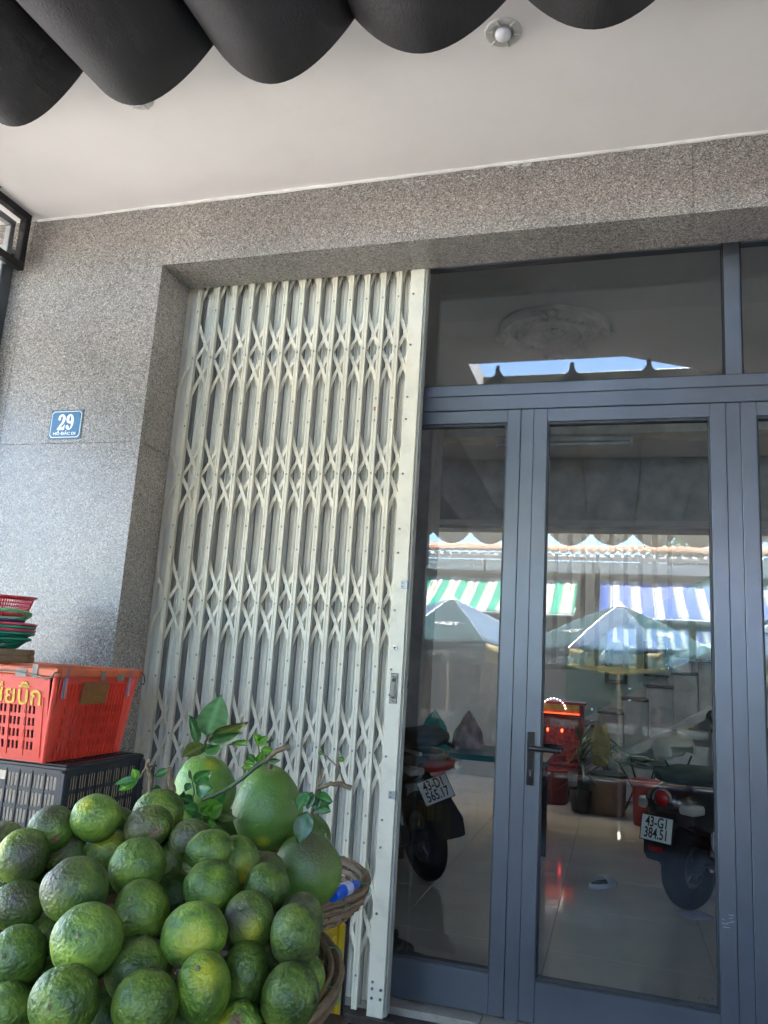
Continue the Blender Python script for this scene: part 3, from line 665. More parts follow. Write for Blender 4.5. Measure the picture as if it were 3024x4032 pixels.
def slot_crate(name, label, x0, x1, y0, y1, z0, z1, mat_, liner=None, label_handle=True):
    W, D, H = x1 - x0, y1 - y0, z1 - z0
    t_ = thing(name, label, 'crate', ((x0 + x1) / 2, (y0 + y1) / 2, z0))
    names = ('front_panel', 'side_panel', 'rear_panel', 'side_panel')
    for k, (m_, L) in enumerate(zip(side_matrices(W, D, 0.0, H), (W, D, W, D))):
        hs = []; ribs = []
        ng = max(3, int(round(L / 0.062))); gw = (L - 0.06) / ng
        rows_ = 3 if H > 0.15 else 2; rh = (H - 0.035) / rows_
        mid = ng // 2 if ng % 2 else -9
        for g in range(ng):
            gx = 0.03 + g * gw
            for r_ in range(rows_):
                zz = 0.01 + r_ * rh
                if r_ == rows_ - 1 and abs(g + 0.5 - ng * 0.5) < 1.01 and k in (0, 2):
                    hs.append((gx + 0.004, gx + gw - 0.004, zz + rh * 0.4, zz + rh - 0.004)); continue
                for q in range(3):
                    a = gx + 0.005 + q * (gw - 0.008) / 3; wq = (gw - 0.008) / 3 - 0.0045
                    hs.append((a, a + wq, zz + 0.006, zz + rh - 0.006)) if not (q != 1) else (hs.append((a, a + wq, zz + 0.008, zz + rh - 0.008)))
            ribs.append((gx, 0.005, 0.0, H - 0.02))
        place(crate_wall(L, H, 0.003, 0, hs, 0, ribs=ribs, depth_rib=0.0025), names[k], mat_, t_, m_)
    rim = MB(); w2, d2 = W / 2 + 0.008, D / 2 + 0.008
    rim.box(-w2, w2, -d2, -d2 + 0.02, H - 0.006, H + 0.008, b=0.003); rim.box(-w2, w2, d2 - 0.02, d2, H - 0.006, H + 0.008, b=0.003)
    rim.box(-w2, -w2 + 0.02, -d2 + 0.0205, d2 - 0.0205, H - 0.0055, H + 0.0075, b=0.003); rim.box(w2 - 0.02, w2, -d2 + 0.0205, d2 - 0.0205, H - 0.0055, H + 0.0075, b=0.003)
    rim.build('rim', mat_, t_)
    for sx in (-1, 1):
        for sy in (-1, 1): MB().box(sx * W / 2 - 0.016, sx * W / 2 + 0.016, sy * D / 2 - 0.016, sy * D / 2 + 0.016, 0, H - 0.007, b=0.008).build('corner_post', mat_, t_)
    MB().box(-W / 2 + 0.004, W / 2 - 0.004, -D / 2 + 0.004, D / 2 - 0.004, 0.0, 0.005).build('base', mat_, t_)
    if liner: MB().box(-W / 2 + 0.0065, W / 2 - 0.0065, -D / 2 + 0.0065, D / 2 - 0.0065, 0.008, H - 0.01).build('paper_liner', liner, t_)
    return t_
bc = slot_crate('black_crate', 'black slotted plastic crate with pale lining under the red crate', -2.60, -1.955, 2.57, 3.06, 0.70, 0.925, BLKP, CARD)
lid = MB()
LW, LD = 0.645 / 2, 0.49 / 2
hs = [(0.03 + i * 0.05, 0.03 + i * 0.05 + 0.036, 0.03 + j * 0.03, 0.03 + j * 0.03 + 0.018) for i in range(12) for j in range(15)]
o = crate_wall(0.645, 0.49, 0.004, 0, hs, 0).build('lid', BLKP, bc); o.matrix_local = Matrix.Translation((-LW, -LD, 0.239)) @ Matrix.Rotation(-math.pi / 2, 4, 'X') @ Matrix.Scale(-1, 4, (0, 0, 1)) @ Matrix.Identity(4)
o.matrix_local = Matrix.Translation((-LW, LD, 0.2375)) @ Matrix.Rotation(-math.pi / 2, 4, 'X') @ Matrix.Translation((0, 0, -0.0)) @ Matrix.Identity(4)
o.matrix_local = Matrix.Translation((-LW, -LD, 0.2375)) @ Matrix(((1, 0, 0, 0), (0, 0, 1, 0), (0, -1, 0, 0), (0, 0, 0, 1)))
YEL = pmat('yellow_plastic', (0.58, 0.40, 0.015), 0.4, 0, 0.1, 6, dirt=0.35, dirtcol=(0.3, 0.2, 0.03))
slot_crate('yellow_crate', 'yellow plastic crate wedged under the pomelo tray beside the gate', -1.16, -0.755, 1.86, 2.30, 0.36, 0.655, YEL)
slot_crate('dark_crate', 'dark plastic crate standing on the pavement under the yellow crate', -1.20, -0.76, 1.84, 2.30, PAVE_Z, 0.355, BLKP)

slot_crate('dark_crate', 'tall dark plastic crate added behind the yellow one to block its reflection', -1.20, -0.825, 2.32, 2.56, PAVE_Z, 0.665, BLKP)  # added to keep the yellow crate's reflection out of the glass
# ---------------------------------------------------------------- colanders and bamboo trays on the red crate
CX, CY = -2.53, 2.72
def colander(z, r, h, mat_, name, label, wall_holes=True, r2=None, cx=CX, cy=CY):
    t_ = thing(name, label, 'colander', (cx, cy, z), group='plastic colanders on the red crate')
    rb = r2 or r * 0.72; n = 48
    prof = [(0.001, 0.002), (rb * 0.9, 0.002), (rb, 0.008)]
    MB().lathe([(0.001, 0.0), (rb * 0.92, 0.0), (rb, 0.006), (rb - 0.003, 0.008), (rb * 0.9, 0.003), (0.001, 0.003)], n=n).build('base', mat_, t_, True)
    q = MB(); lev = 5 if h > 0.04 else 2
    for k in range(lev):
        f = (k + 0.5) / lev; rr_ = rb + (r - rb) * f; zz = 0.006 + (h - 0.01) * f
        q.tube([(rr_ * math.cos(a * 2 * math.pi / 40), rr_ * math.sin(a * 2 * math.pi / 40), zz) for a in range(40)], 0.0016 if h > 0.04 else 0.0022, 5, closed=True)
    nv = 90
    for k in range(nv):
        a = 2 * math.pi * k / nv; c_, s_ = math.cos(a), math.sin(a)
        q.tube([(rb * c_, rb * s_, 0.005), (r * c_, r * s_, h - 0.003)], 0.0021, 4)
    tag(q.build('mesh_wall', mat_, t_), kind='stuff')
    MB().lathe([(r - 0.004, h - 0.010), (r + 0.004, h - 0.010), (r + 0.012, h - 0.004), (r + 0.012, h + 0.001), (r + 0.004, h + 0.004), (r - 0.004, h + 0.001)], n=n, closed=True).build('rim', mat_, t_, True)
    return t_
BAM = pmat('bamboo_strip', (0.22, 0.135, 0.07), 0.6, 0, 0.3, 25, stretch=(1, 1, 6), bump=0.2, dirt=0.4, dirtcol=(0.12, 0.08, 0.05))
def bamboo_tray(z, r, label, cx=CX, cy=CY, h=0.026):
    t_ = thing('bamboo_tray', label, 'tray', (cx, cy, z), group='round bamboo trays')
    MB().lathe([(r - 0.006, 0.0), (r + 0.001, 0.0), (r + 0.003, h * 0.5), (r, h), (r - 0.006, h)], n=56, closed=True).build('rim', BAM, t_, True)
    MB().lathe([(0.001, 0.004), (r - 0.0065, 0.004), (r - 0.0065, 0.008), (0.001, 0.008)], n=40).build('woven_mat', BAM, t_)
    for k in range(8):
        a = k * math.pi / 4 + 0.2
        MB().box(r - 0.008, r + 0.0045, -0.003, 0.003, -0.001, h + 0.001, Matrix.Rotation(a, 4, 'Z'), b=0.001).build('binding', BAM, t_)
zc = 1.2925
bamboo_tray(zc, 0.178, 'bottom bamboo tray of the pile on the red crate'); bamboo_tray(zc + 0.027, 0.176, 'upper bamboo tray under the green colander')
GRN = pmat('green_plastic', (0.01, 0.26, 0.16), 0.35, 0, 0.1, 8); PNK = pmat('pink_plastic', (0.55, 0.06, 0.11), 0.35, 0, 0.1, 8)
LGR = pmat('mint_plastic', (0.2, 0.56, 0.26), 0.35, 0, 0.1, 8); NAV = pmat('navy_plastic', (0.015, 0.02, 0.12), 0.35, 0, 0.1, 8); CRM = pmat('crimson_plastic', (0.55, 0.008, 0.02), 0.33, 0, 0.1, 8)
zz = zc + 0.054
colander(zz, 0.148, 0.044, GRN, 'colander', 'deep green colander at the bottom of the colander stack'); zz += 0.024
colander(zz, 0.158, 0.044, GRN, 'colander', 'second green colander up with a doubled rim'); zz += 0.013
colander(zz, 0.160, 0.044, PNK, 'colander', 'pink colander sandwiched between two green rims'); zz += 0.013
colander(zz, 0.160, 0.044, GRN, 'colander', 'green colander rim between the two pink ones'); zz += 0.012
colander(zz, 0.162, 0.044, PNK, 'colander', 'pink colander topping the flat nested part of the stack'); zz += 0.014
colander(zz, 0.128, 0.044, NAV, 'colander', 'navy colander peeping out under the mint green one', cx=CX - 0.02); zz += 0.016
colander(zz, 0.14, 0.044, LGR, 'colander', 'tilted mint green colander below the bright red one', cx=CX + 0.0).rotation_euler = (R(-4), R(-10), 0); zz += 0.045
colander(zz, 0.150, 0.085, CRM, 'colander', 'bright red deep colander on top of the stack', r2=0.128, cx=CX - 0.005).rotation_euler = (R(2), R(2), 0)

# ---------------------------------------------------------------- baskets
def basket(name, label, c, r, h, rb, rim=0.014, nst=44, tilt=(0, 0, 0), mat_=BAM, flare=0.5):
    t_ = thing(name, label, 'basket', c); t_.rotation_euler = tilt
    q = MB(); n = 72; lev = max(4, int(h / 0.014))
    for k in range(lev):
        f = k / (lev - 1); rr_ = rb + (r - rb) * f ** flare; z = 0.006 + (h - 0.012) * f
        q.tube([((rr_ + 0.003 * (1 if (a + k) % 2 else -1)) * math.cos(a * 2 * math.pi / n), (rr_ + 0.003 * (1 if (a + k) % 2 else -1)) * math.sin(a * 2 * math.pi / n), z) for a in range(n)], h / lev * 0.55, 5, closed=True)
    tag(q.build('woven_wall', mat_, t_, True), kind='stuff')
    q = MB()
    for k in range(nst):
        a = 2 * math.pi * k / nst
        q.tube([((rb + (r - rb) * (f / 5) ** flare) * math.cos(a), (rb + (r - rb) * (f / 5) ** flare) * math.sin(a), h * f / 5) for f in range(6)], 0.0035, 5)
    tag(q.build('stakes', mat_, t_, True), kind='stuff')
    for dr, dz, w_ in ((0.006, 0.0, rim), (-0.010, 0.002, rim * 0.8), (0.004, -0.02, rim * 0.7)):
        MB().tube([((r + dr) * math.cos(a * 2 * math.pi / 80), (r + dr) * math.sin(a * 2 * math.pi / 80), h + dz + 0.0015 * math.sin(a * 0.7)) for a in range(80)], w_ * 0.55, 7, closed=True).build('rim', mat_, t_, True)
    MB().lathe([(0.001, 0.0), (rb + 0.002, 0.0), (rb + 0.002, 0.006), (0.001, 0.006)], n=40).build('base', mat_, t_)
    tie = pmat('teal_twine', (0.05, 0.28, 0.20), 0.6)
    for k in range(14):
        a = 2 * math.pi * k / 14 + 0.1; cc = Vector(((r) * math.cos(a), r * math.sin(a), h - 0.006))
        ra = Vector((math.cos(a), math.sin(a), 0))
        MB().tube([cc + ra * 0.0175 * math.cos(b) + Vector((0, 0, 0.015 * math.sin(b))) for b in [x * math.pi / 5 for x in range(10)]], 0.0010, 5, closed=True).build('twine_tie', tie, t_, True)
    return t_
basket('fruit_basket', 'shallow round woven bamboo basket holding the heap of green oranges', (-0.855, 1.31, 0.702), 0.405, 0.142, 0.30)
tr = basket('pomelo_tray', 'small flat woven tray behind the oranges under the pomelos', (-0.85, 1.86, 0.80), 0.285, 0.065, 0.255, rim=0.012)
MB().lathe([(0.001, 0.0), (0.2, 0.0), (0.2, 0.02), (0.001, 0.02)], n=30).build('inner_mat', BAM, tr, loc=(0, 0, 0.006))
# a squat stool carries the tray
stl = thing('tray_support', 'upturned plastic tub carrying the pomelo tray behind the oranges', 'tub', (-0.85, 1.88, 0.64))
MB().lathe([(0.17, 0.018), (0.16, 0.02), (0.135, 0.1575), (0.001, 0.1575), (0.001, 0.15), (0.13, 0.15), (0.155, 0.018)], n=36).build('tub_wall', BLKP, stl, True)

# ---------------------------------------------------------------- green oranges
def rind(name, pom=False):
    m, t, b = new_mat(name)
    co = coords(t, 'Object')
    oi = t.nodes.new('ShaderNodeObjectInfo')
    off = t.nodes.new('ShaderNodeVectorMath'); off.operation = 'ADD'; t.links.new(co, off.inputs[0]); t.links.new(oi.outputs['Random'], off.inputs[1]); co = off.outputs[0]
    big = N(t, 'ShaderNodeTexNoise', Scale=22.0 if not pom else 12.0, Detail=5.0, Roughness=0.62); t.links.new(co, big.inputs['Vector'])
    if pom: stops = [(0.25, (0.075, 0.165, 0.022)), (0.5, (0.125, 0.235, 0.032)), (0.75, (0.185, 0.295, 0.045))]
    else: stops = [(0.30, (0.026, 0.052, 0.008)), (0.45, (0.070, 0.122, 0.014)), (0.57, (0.135, 0.20, 0.022)), (0.72, (0.25, 0.30, 0.036))]
    base = ramp(t, big.outputs[0], stops).outputs[0]
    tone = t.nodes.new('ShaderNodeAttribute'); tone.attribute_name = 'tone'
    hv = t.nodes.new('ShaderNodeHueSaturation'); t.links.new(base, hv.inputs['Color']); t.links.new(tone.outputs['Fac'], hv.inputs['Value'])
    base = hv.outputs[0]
    fine = N(t, 'ShaderNodeTexNoise', Scale=60.0, Detail=6.0, Roughness=0.7); t.links.new(co, fine.inputs['Vector'])
    pat = t.nodes.new('ShaderNodeAttribute'); pat.attribute_name = 'patch'
    ps = t.nodes.new('ShaderNodeSeparateColor'); t.links.new(pat.outputs['Color'], ps.inputs[0])
    def masked(chan, lo, hi):
        ad = t.nodes.new('ShaderNodeMath'); ad.operation = 'MULTIPLY_ADD'; t.links.new(fine.outputs[0], ad.inputs[0]); ad.inputs[1].default_value = 0.55; t.links.new(chan, ad.inputs[2])
        mr = N(t, 'ShaderNodeMapRange'); mr.inputs[1].default_value = lo; mr.inputs[2].default_value = hi; t.links.new(ad.outputs[0], mr.inputs[0]); return mr.outputs[0]
    base = mixc(t, masked(ps.outputs[0], 0.55, 1.15), base, (0.42, 0.40, 0.02))
    base = mixc(t, masked(ps.outputs[1], 0.62, 1.0), base, (0.22, 0.12, 0.05))
    base = mixc(t, masked(ps.outputs[2], 0.55, 1.3), base, (0.085, 0.062, 0.04))
    sp = N(t, 'ShaderNodeTexVoronoi', Scale=420.0 if not pom else 300.0); t.links.new(co, sp.inputs['Vector'])
    dots = ramp(t, sp.outputs['Distance'], [(0.0, (1, 1, 1)), (0.22, (0, 0, 0))]).outputs[0]
    dm = t.nodes.new('ShaderNodeMath'); dm.operation = 'MULTIPLY'; dm.inputs[1].default_value = 0.22; t.links.new(dots, dm.inputs[0])
    base = mixc(t, dm.outputs[0], base, (0.16, 0.25, 0.06))
    dust = N(t, 'ShaderNodeTexNoise', Scale=14.0, Detail=9.0, Roughness=0.75); t.links.new(co, dust.inputs['Vector'])
    df = ramp(t, dust.outputs[0], [(0.5, (0, 0, 0)), (0.75, (0.22, 0.22, 0.22))]).outputs[0]
    base = mixc(t, df, base, (0.15, 0.165, 0.12))
    t.links.new(base, b.inputs['Base Color'])
    rr = ramp(t, fine.outputs[0], [(0.3, (0.34, 0.34, 0.34)), (0.7, (0.56, 0.56, 0.56))]); t.links.new(rr.outputs[0], b.inputs['Roughness'])
    b.inputs['Specular IOR Level'].default_value = 0.5
    b.inputs['Subsurface Weight'].default_value = 0.0
    lump = N(t, 'ShaderNodeTexNoise', Scale=150.0 if not pom else 170.0, Detail=1.5, Roughness=0.5); t.links.new(co, lump.inputs['Vector'])
    b1 = N(t, 'ShaderNodeBump', Strength=0.75 if not pom else 0.5, Distance=0.005 if not pom else 0.004); t.links.new(lump.outputs[0], b1.inputs['Height'])
    b2 = N(t, 'ShaderNodeBump', Strength=0.35, Distance=0.0018); b2.invert = True; t.links.new(dots, b2.inputs['Height']); t.links.new(b1.outputs[0], b2.inputs['Normal'])
    t.links.new(b2.outputs[0], b.inputs['Normal'])
    return m
RIND = rind('green_orange_rind'); POMR = rind('pomelo_rind', True)
from mathutils import noise as mn
CALYX = pmat('dry_calyx', (0.22, 0.21, 0.11), 0.8, 0, 0.4, 200, bump=0.3)
_ico = None
def ico(sub=4):
    global _ico
    if _ico is None:
        bm = bmesh.new(); bmesh.ops.create_icosphere(bm, subdivisions=sub, radius=1.0); me = bpy.data.meshes.new('ico'); bm.to_mesh(me); bm.free()
        _ico = ([v.co.copy() for v in me.vertices], [tuple(p.vertices) for p in me.polygons])
    return _ico
CR = Matrix(((_r2[0], _u2[0], -_fw[0]), (_r2[1], _u2[1], -_fw[1]), (_r2[2], _u2[2], -_fw[2])))
def fruit(name, label, px, py, t, wpx, hpx, rot, seed, mat_, group, cat, yel=None, brown=None, dark=None, tone=1.0, stemdir=None, lump=0.018, pear=0.0, third=None, yw=0.5, bw=0.35):
    """round fruit with lumpy rind; patch directions are given in view axes (x right, y up, z towards the viewer) of the fruit"""
    c = at(px, py, t); k = t / FPX / 2
    rx, ry = wpx * k, hpx * k; rz = third or (rx + ry) / 2
    V, Fc = ico(); rr = random.Random(seed); a = R(rot)
    RM = CR @ Matrix.Rotation(a, 3, 'Z')
    seedv = Vector((rr.random() * 50, rr.random() * 50, rr.random() * 50))
    sdir = Vector(stemdir).normalized() if stemdir else Vector((rr.uniform(-.6, .6), rr.uniform(-.2, 1), rr.uniform(-.4, 1))).normalized()
    vv = []; pv = []
    ra = Matrix.Rotation(-a, 3, 'Z')
    def nd(d): return None if d is None else (Vector(d).normalized())
    Y_, B_, D_ = nd(yel), nd(brown), nd(dark)
    for p in V:
        n1 = mn.noise(p * 1.6 + seedv); n2 = mn.noise(p * 5.0 + seedv); n3 = mn.noise(p * 11.0 + seedv)
        q = p * (1 + lump * 1.7 * n1 + lump * 0.55 * n2 + lump * 0.25 * n3)
        d = max(0.0, p.dot(sdir)); q -= sdir * 0.07 * max(0, (d - 0.93) / 0.07) ** 1.5          # dimple at the stem end
        if pear: q = Vector((q.x * (1 - pear * max(0, q.y)), q.y * (1 + pear * 0.3 * max(0, q.y)), q.z * (1 - pear * max(0, q.y))))
        wld = RM @ Vector((q.x * rx, q.y * ry, q.z * rz)); vv.append(tuple(wld))
        pd = Matrix.Rotation(a, 3, 'Z') @ p
        def f(dr, wd): return 0.0 if dr is None else max(0.0, 1 - math.acos(max(-1, min(1, pd.dot(dr)))) / (wd * 2)) 
        pv.append((f(Y_, yw), f(B_, bw), f(D_, 0.9), 1.0))
    me = bpy.data.meshes.new(name); me.from_pydata(vv, [], Fc); me.materials.append(mat_)
    me.polygons.foreach_set('use_smooth', [True] * len(Fc))
    at_ = me.attributes.new('patch', 'FLOAT_COLOR', 'POINT'); at_.data.foreach_set('color', [x for q in pv for x in q])
    at_ = me.attributes.new('tone', 'FLOAT', 'POINT'); at_.data.foreach_set('value', [tone] * len(vv))
    me.update()
    o = link(name, me, None, c); tag(o, label, cat, group)
    sd_ = RM @ Vector((sdir.x * rx, sdir.y * ry, sdir.z * rz)) * 0.955
    if stemdir and (ra @ sdir).z > -0.3:
        nrm = sd_.normalized(); q = nrm.to_track_quat('Z', 'Y').to_matrix().to_4x4(); q.translation = sd_
        s_ = 0.0036 if not mat_ == POMR else 0.006
        MB().lathe([(s_ * 1.15, -0.002), (s_ * 1.0, 0.0012), (s_ * 0.55, 0.002), (s_ * 0.5, 0.0038), (0.0003, 0.0042)], n=9, M=q).build('calyx', CALYX, o, True)
    return o
FT = [1.442, 1.569, 1.523, 1.52, 1.619, 1.533, 1.527, 1.546, 1.412, 1.561, 1.462, 1.512, 1.39, 1.316, 1.382, 1.335, 1.462, 1.402, 1.559, 1.212, 1.261, 1.328, 1.276, 1.384, 1.265, 1.36, 1.235, 1.184, 1.265, 1.197, 1.286, 1.126, 1.14, 1.203, 1.198, 1.213, 1.2, 1.294, 1.338, 1.506, 1.629, 1.442, 1.37]
FRU = [ # x, y, width, height, turn (crop pixels), label, options
(100, 410, 216, 232, 0, 'brownish green orange with a yellow flush high at the picture edge', dict(yel=(-.75, .6, .4), dark=(.5, .3, .7), stemdir=(0, .9, .4))),
(290, 395, 200, 200, 0, 'dark green orange tucked behind the brownish one near the heap top', dict(tone=.75, dark=(0, .8, .5))),
(225, 290, 198, 195, 0, 'pale matt orange with a white scratch in front of the black crate', dict(tone=1.15, brown=(.5, -.1, .85), bw=.2, dark=(0, .9, .3))),
(418, 242, 215, 198, -15, 'orange with a bright yellow spot standing up before the black crate', dict(yel=(-.25, .8, .55), tone=1.35, yw=.34, stemdir=(.1, .6, .8))),
(690, 218, 222, 190, 10, 'orange with a tan scar under the cut twigs', dict(brown=(.45, -.2, .85), tone=.95, bw=.34)),
(647, 280, 212, 172, 10, 'purplish brown orange near the crest of the heap', dict(dark=(-.3, .5, .8), brown=(.5, .1, .85), tone=.8, bw=.3)),
(832, 340, 190, 180, 0, 'grey brown orange half hidden under the pomelo leaves', dict(dark=(0, .6, .8), tone=.85)),
(470, 395, 222, 190, 10, 'dark orange with yellow crown and pale stem button', dict(yel=(.1, .9, .4), tone=.72, stemdir=(-.1, -.1, 1))),
(597, 457, 238, 250, -35, 'leaning egg shaped orange with coarse wrinkled rind', dict(tone=1.05, lump=.032)),
(755, 440, 200, 210, 0, 'very dark orange in the gap behind the wrinkled one', dict(tone=.55, brown=(.2, .7, .7), bw=.2)),
(912, 384, 212, 168, 10, 'flattened mid green orange below the front pomelo leaves', dict(tone=1.1)),
(1035, 430, 190, 215, 15, 'olive yellow orange squeezed behind the flattened one', dict(yel=(.3, -.3, .9), tone=1.15, yw=.6)),
(921, 545, 246, 222, 0, 'round light green orange at the middle of the heap', dict(tone=1.2)),
(326, 556, 284, 268, -10, 'large dark orange with dull brown shoulder', dict(dark=(-.5, .7, .5), tone=.95)),
(78, 622, 226, 206, 0, 'wrinkled olive orange with yellow base at the picture edge', dict(yel=(0, -.9, .4), tone=.8, lump=.03, dark=(.2, .6, .7))),
(617, 650, 236, 262, 15, 'upright green orange with a star shaped stem mark on top', dict(tone=1.05, stemdir=(0, .75, .65))),
(760, 600, 210, 200, 0, 'shaded orange sunk behind the two middle ones', dict(tone=.6)),
(1162, 545, 196, 202, 20, 'glossy deep green orange leaning on the lowest pomelo', dict(tone=.72)),
(1150, 490, 190, 190, 0, 'small brownish orange peeping over the glossy deep green one', dict(tone=.8, dark=(0, .8, .5))),
(380, 777, 304, 298, -25, 'biggest pale green orange of the heap with a star stem mark', dict(tone=1.45, stemdir=(-.2, .55, .8))),
(846, 755, 284, 268, 15, 'bright green orange with a tan navel and yellow flush', dict(tone=1.6, yel=(.2, .3, .9), brown=(-.3, -.55, .75), yw=.5, bw=.16, lump=.028)),
(1085, 688, 222, 236, 10, 'orange with a big yellow patch and grey russet side', dict(yel=(.25, .15, .95), dark=(-.5, .5, .7), tone=1.05, yw=.42, stemdir=(-.1, .8, .6))),
(1286, 757, 222, 258, 5, 'dark bumpy oval orange beside the basket rim', dict(tone=.7, lump=.03, dark=(0, -.9, .4))),
(1310, 690, 200, 230, 0, 'dull orange showing only its top behind the bumpy oval one', dict(tone=.75, dark=(0, .8, .5))),
(75, 848, 245, 256, 0, 'mottled orange with a sunken stem at the picture edge', dict(tone=1.0, stemdir=(-.1, .5, .85), yel=(-.4, -.6, .6), yw=.35)),
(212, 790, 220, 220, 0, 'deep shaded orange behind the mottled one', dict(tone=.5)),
(600, 902, 280, 260, 10, 'russet flecked dark orange wedged at the heart of the heap', dict(tone=.65, brown=(.6, .2, .75), bw=.3)),
(887, 985, 234, 308, 5, 'tall oval orange with a yellow crown', dict(tone=1.35, yel=(.25, .7, .6), yw=.5, stemdir=(0, .85, .5))),
(1066, 930, 216, 280, -5, 'tall dark orange with a pale scratch near its stem', dict(tone=.78)),
(1262, 1022, 252, 284, -20, 'dark orange lying against the basket rim', dict(tone=.7, lump=.02)),
(1320, 940, 190, 220, 10, 'light green orange slice visible against the basket rim', dict(tone=1.4)),
(281, 1042, 302, 286, 0, 'large shiny green orange with sunken stem low in the heap', dict(tone=.95, stemdir=(-.1, .4, .9))),
(632, 1055, 284, 282, 0, 'large dull green orange with small tan nicks', dict(tone=.85, brown=(.35, -.4, .85), bw=.12)),
(35, 1085, 230, 240, 0, 'orange cut by the lower corner of the picture', dict(tone=1.0)),
(1040, 1165, 236, 225, 0, 'orange with a broad tan scar at the lower picture edge', dict(tone=1.5, brown=(0, .75, .65), bw=.28, yel=(-.5, .5, .6))),
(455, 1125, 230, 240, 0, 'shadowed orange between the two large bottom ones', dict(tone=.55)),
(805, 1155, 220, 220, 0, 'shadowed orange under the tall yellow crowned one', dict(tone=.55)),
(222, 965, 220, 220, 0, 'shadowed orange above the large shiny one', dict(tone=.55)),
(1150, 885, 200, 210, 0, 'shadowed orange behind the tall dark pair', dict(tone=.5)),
(10, 360, 200, 190, 0, 'orange barely showing at the picture edge by the black crate', dict(tone=1.0, dark=(0, .9, .4))),
(505, 290, 200, 180, -20, 'orange mostly hidden behind the yellow spotted one', dict(tone=.9)),
(1175, 650, 190, 200, 0, 'dark orange mostly hidden behind the yellow patched one', dict(tone=.65)),
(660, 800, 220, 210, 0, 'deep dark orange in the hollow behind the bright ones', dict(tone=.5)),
]
for i, ((cx, cy, w_, h_, ro, lab, op), t) in enumerate(zip(FRU, FT)):
    fruit('green_orange', lab, cx / 1.106, 3000 + cy / 1.106, t, w_ / 1.106, h_ / 1.106, ro, 100 + i, RIND, 'heap of green oranges in the basket', 'orange', **op)

for i, ((cx, cy, w_, h_, ro, lab, op), t) in enumerate(zip(FRU, FT)):      # the layer beneath, seen only through the chinks; low tone paints in shade
    if i % 3 == 2 and i < 36: continue
    fruit('buried_orange', 'shade-darkened orange buried beneath the outer layer of the heap', cx / 1.106 + (8 if i % 2 else -8), 3000 + cy / 1.106 + 55, t + 0.088, 205, 200, 0, 500 + i, RIND, 'buried oranges', 'orange', tone=0.55)
# ---------------------------------------------------------------- pomelos with stems and leaves
POM = []
for i, (cx, cy, w_, h_, ro, t, lab, op) in enumerate([
    (890, 118, 272, 290, 8, 1.90, 'yellowish green pomelo with leafy shoot behind the cut twigs', dict(tone=1.15, yel=(.35, .85, .4), yw=.22, pear=.12, stemdir=(-.05, 1, .1))),
    (1166, 200, 305, 352, 0, 1.76, 'tall green pomelo standing upright at the middle of the tray', dict(tone=.85, yel=(0, -.5, .85), yw=.18, pear=.16, stemdir=(.05, 1, .1))),
    (1338, 470, 302, 310, 12, 1.655, 'squat olive pomelo lying lowest beside the tray rim', dict(tone=.9, dark=(.2, .9, .4), pear=.1, stemdir=(-.1, .9, -.3))),
    (1345, 330, 190, 200, 0, 1.88, 'pomelo mostly hidden behind the tall and squat ones', dict(tone=.7)),
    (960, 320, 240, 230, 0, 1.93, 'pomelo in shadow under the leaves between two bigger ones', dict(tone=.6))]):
    POM.append(fruit('pomelo', lab, cx / 1.106, 3000 + cy / 1.106, t, w_ / 1.106, h_ / 1.106, ro, 300 + i, POMR, 'pomelos on the tray', 'pomelo', lump=.012, **op))

def leaf_mat(name, c, tr=0.25):
    m, t, b = new_mat(name)
    co = coords(t, 'Object')
    n1 = N(t, 'ShaderNodeTexNoise', Scale=40.0, Detail=5.0); t.links.new(co, n1.inputs['Vector'])
    out = ramp(t, n1.outputs[0], [(0.3, tuple(x * 0.7 for x in c)), (0.7, tuple(x * 1.25 for x in c))]).outputs[0]
    vn = t.nodes.new('ShaderNodeAttribute'); vn.attribute_name = 'vein'
    out = mixc(t, vn.outputs['Fac'], out, tuple(min(1, x * 2.0 + 0.03) for x in c))
    t.links.new(out, b.inputs['Base Color']); b.inputs['Roughness'].default_value = 0.32
    tl = t.nodes.new('ShaderNodeBsdfTranslucent'); t.links.new(out, tl.inputs[0])
    mx = t.nodes.new('ShaderNodeMixShader'); mx.inputs[0].default_value = tr
    t.links.new(b.outputs[0], mx.inputs[1]); t.links.new(tl.outputs[0], mx.inputs[2]); t.links.new(mx.outputs[0], t.nodes['Material Output'].inputs[0])
    return m
LM = [leaf_mat('leaf_deep_green', (0.025, 0.085, 0.018)), leaf_mat('leaf_fresh_green', (0.095, 0.235, 0.022), 0.35), leaf_mat('leaf_pale_underside', (0.10, 0.215, 0.085), 0.3), leaf_mat('leaf_olive', (0.08, 0.10, 0.018)), leaf_mat('leaf_mid_green', (0.045, 0.145, 0.03))]
TWIG = pmat('twig_bark', (0.17, 0.115, 0.06), 0.75, 0, 0.35, 60, bump=0.4, bscale=300); GTW = pmat('green_twig', (0.05, 0.075, 0.025), 0.6, 0, 0.3, 60)
def c5(x, y): return x / 1.106, 2300 + y / 1.106
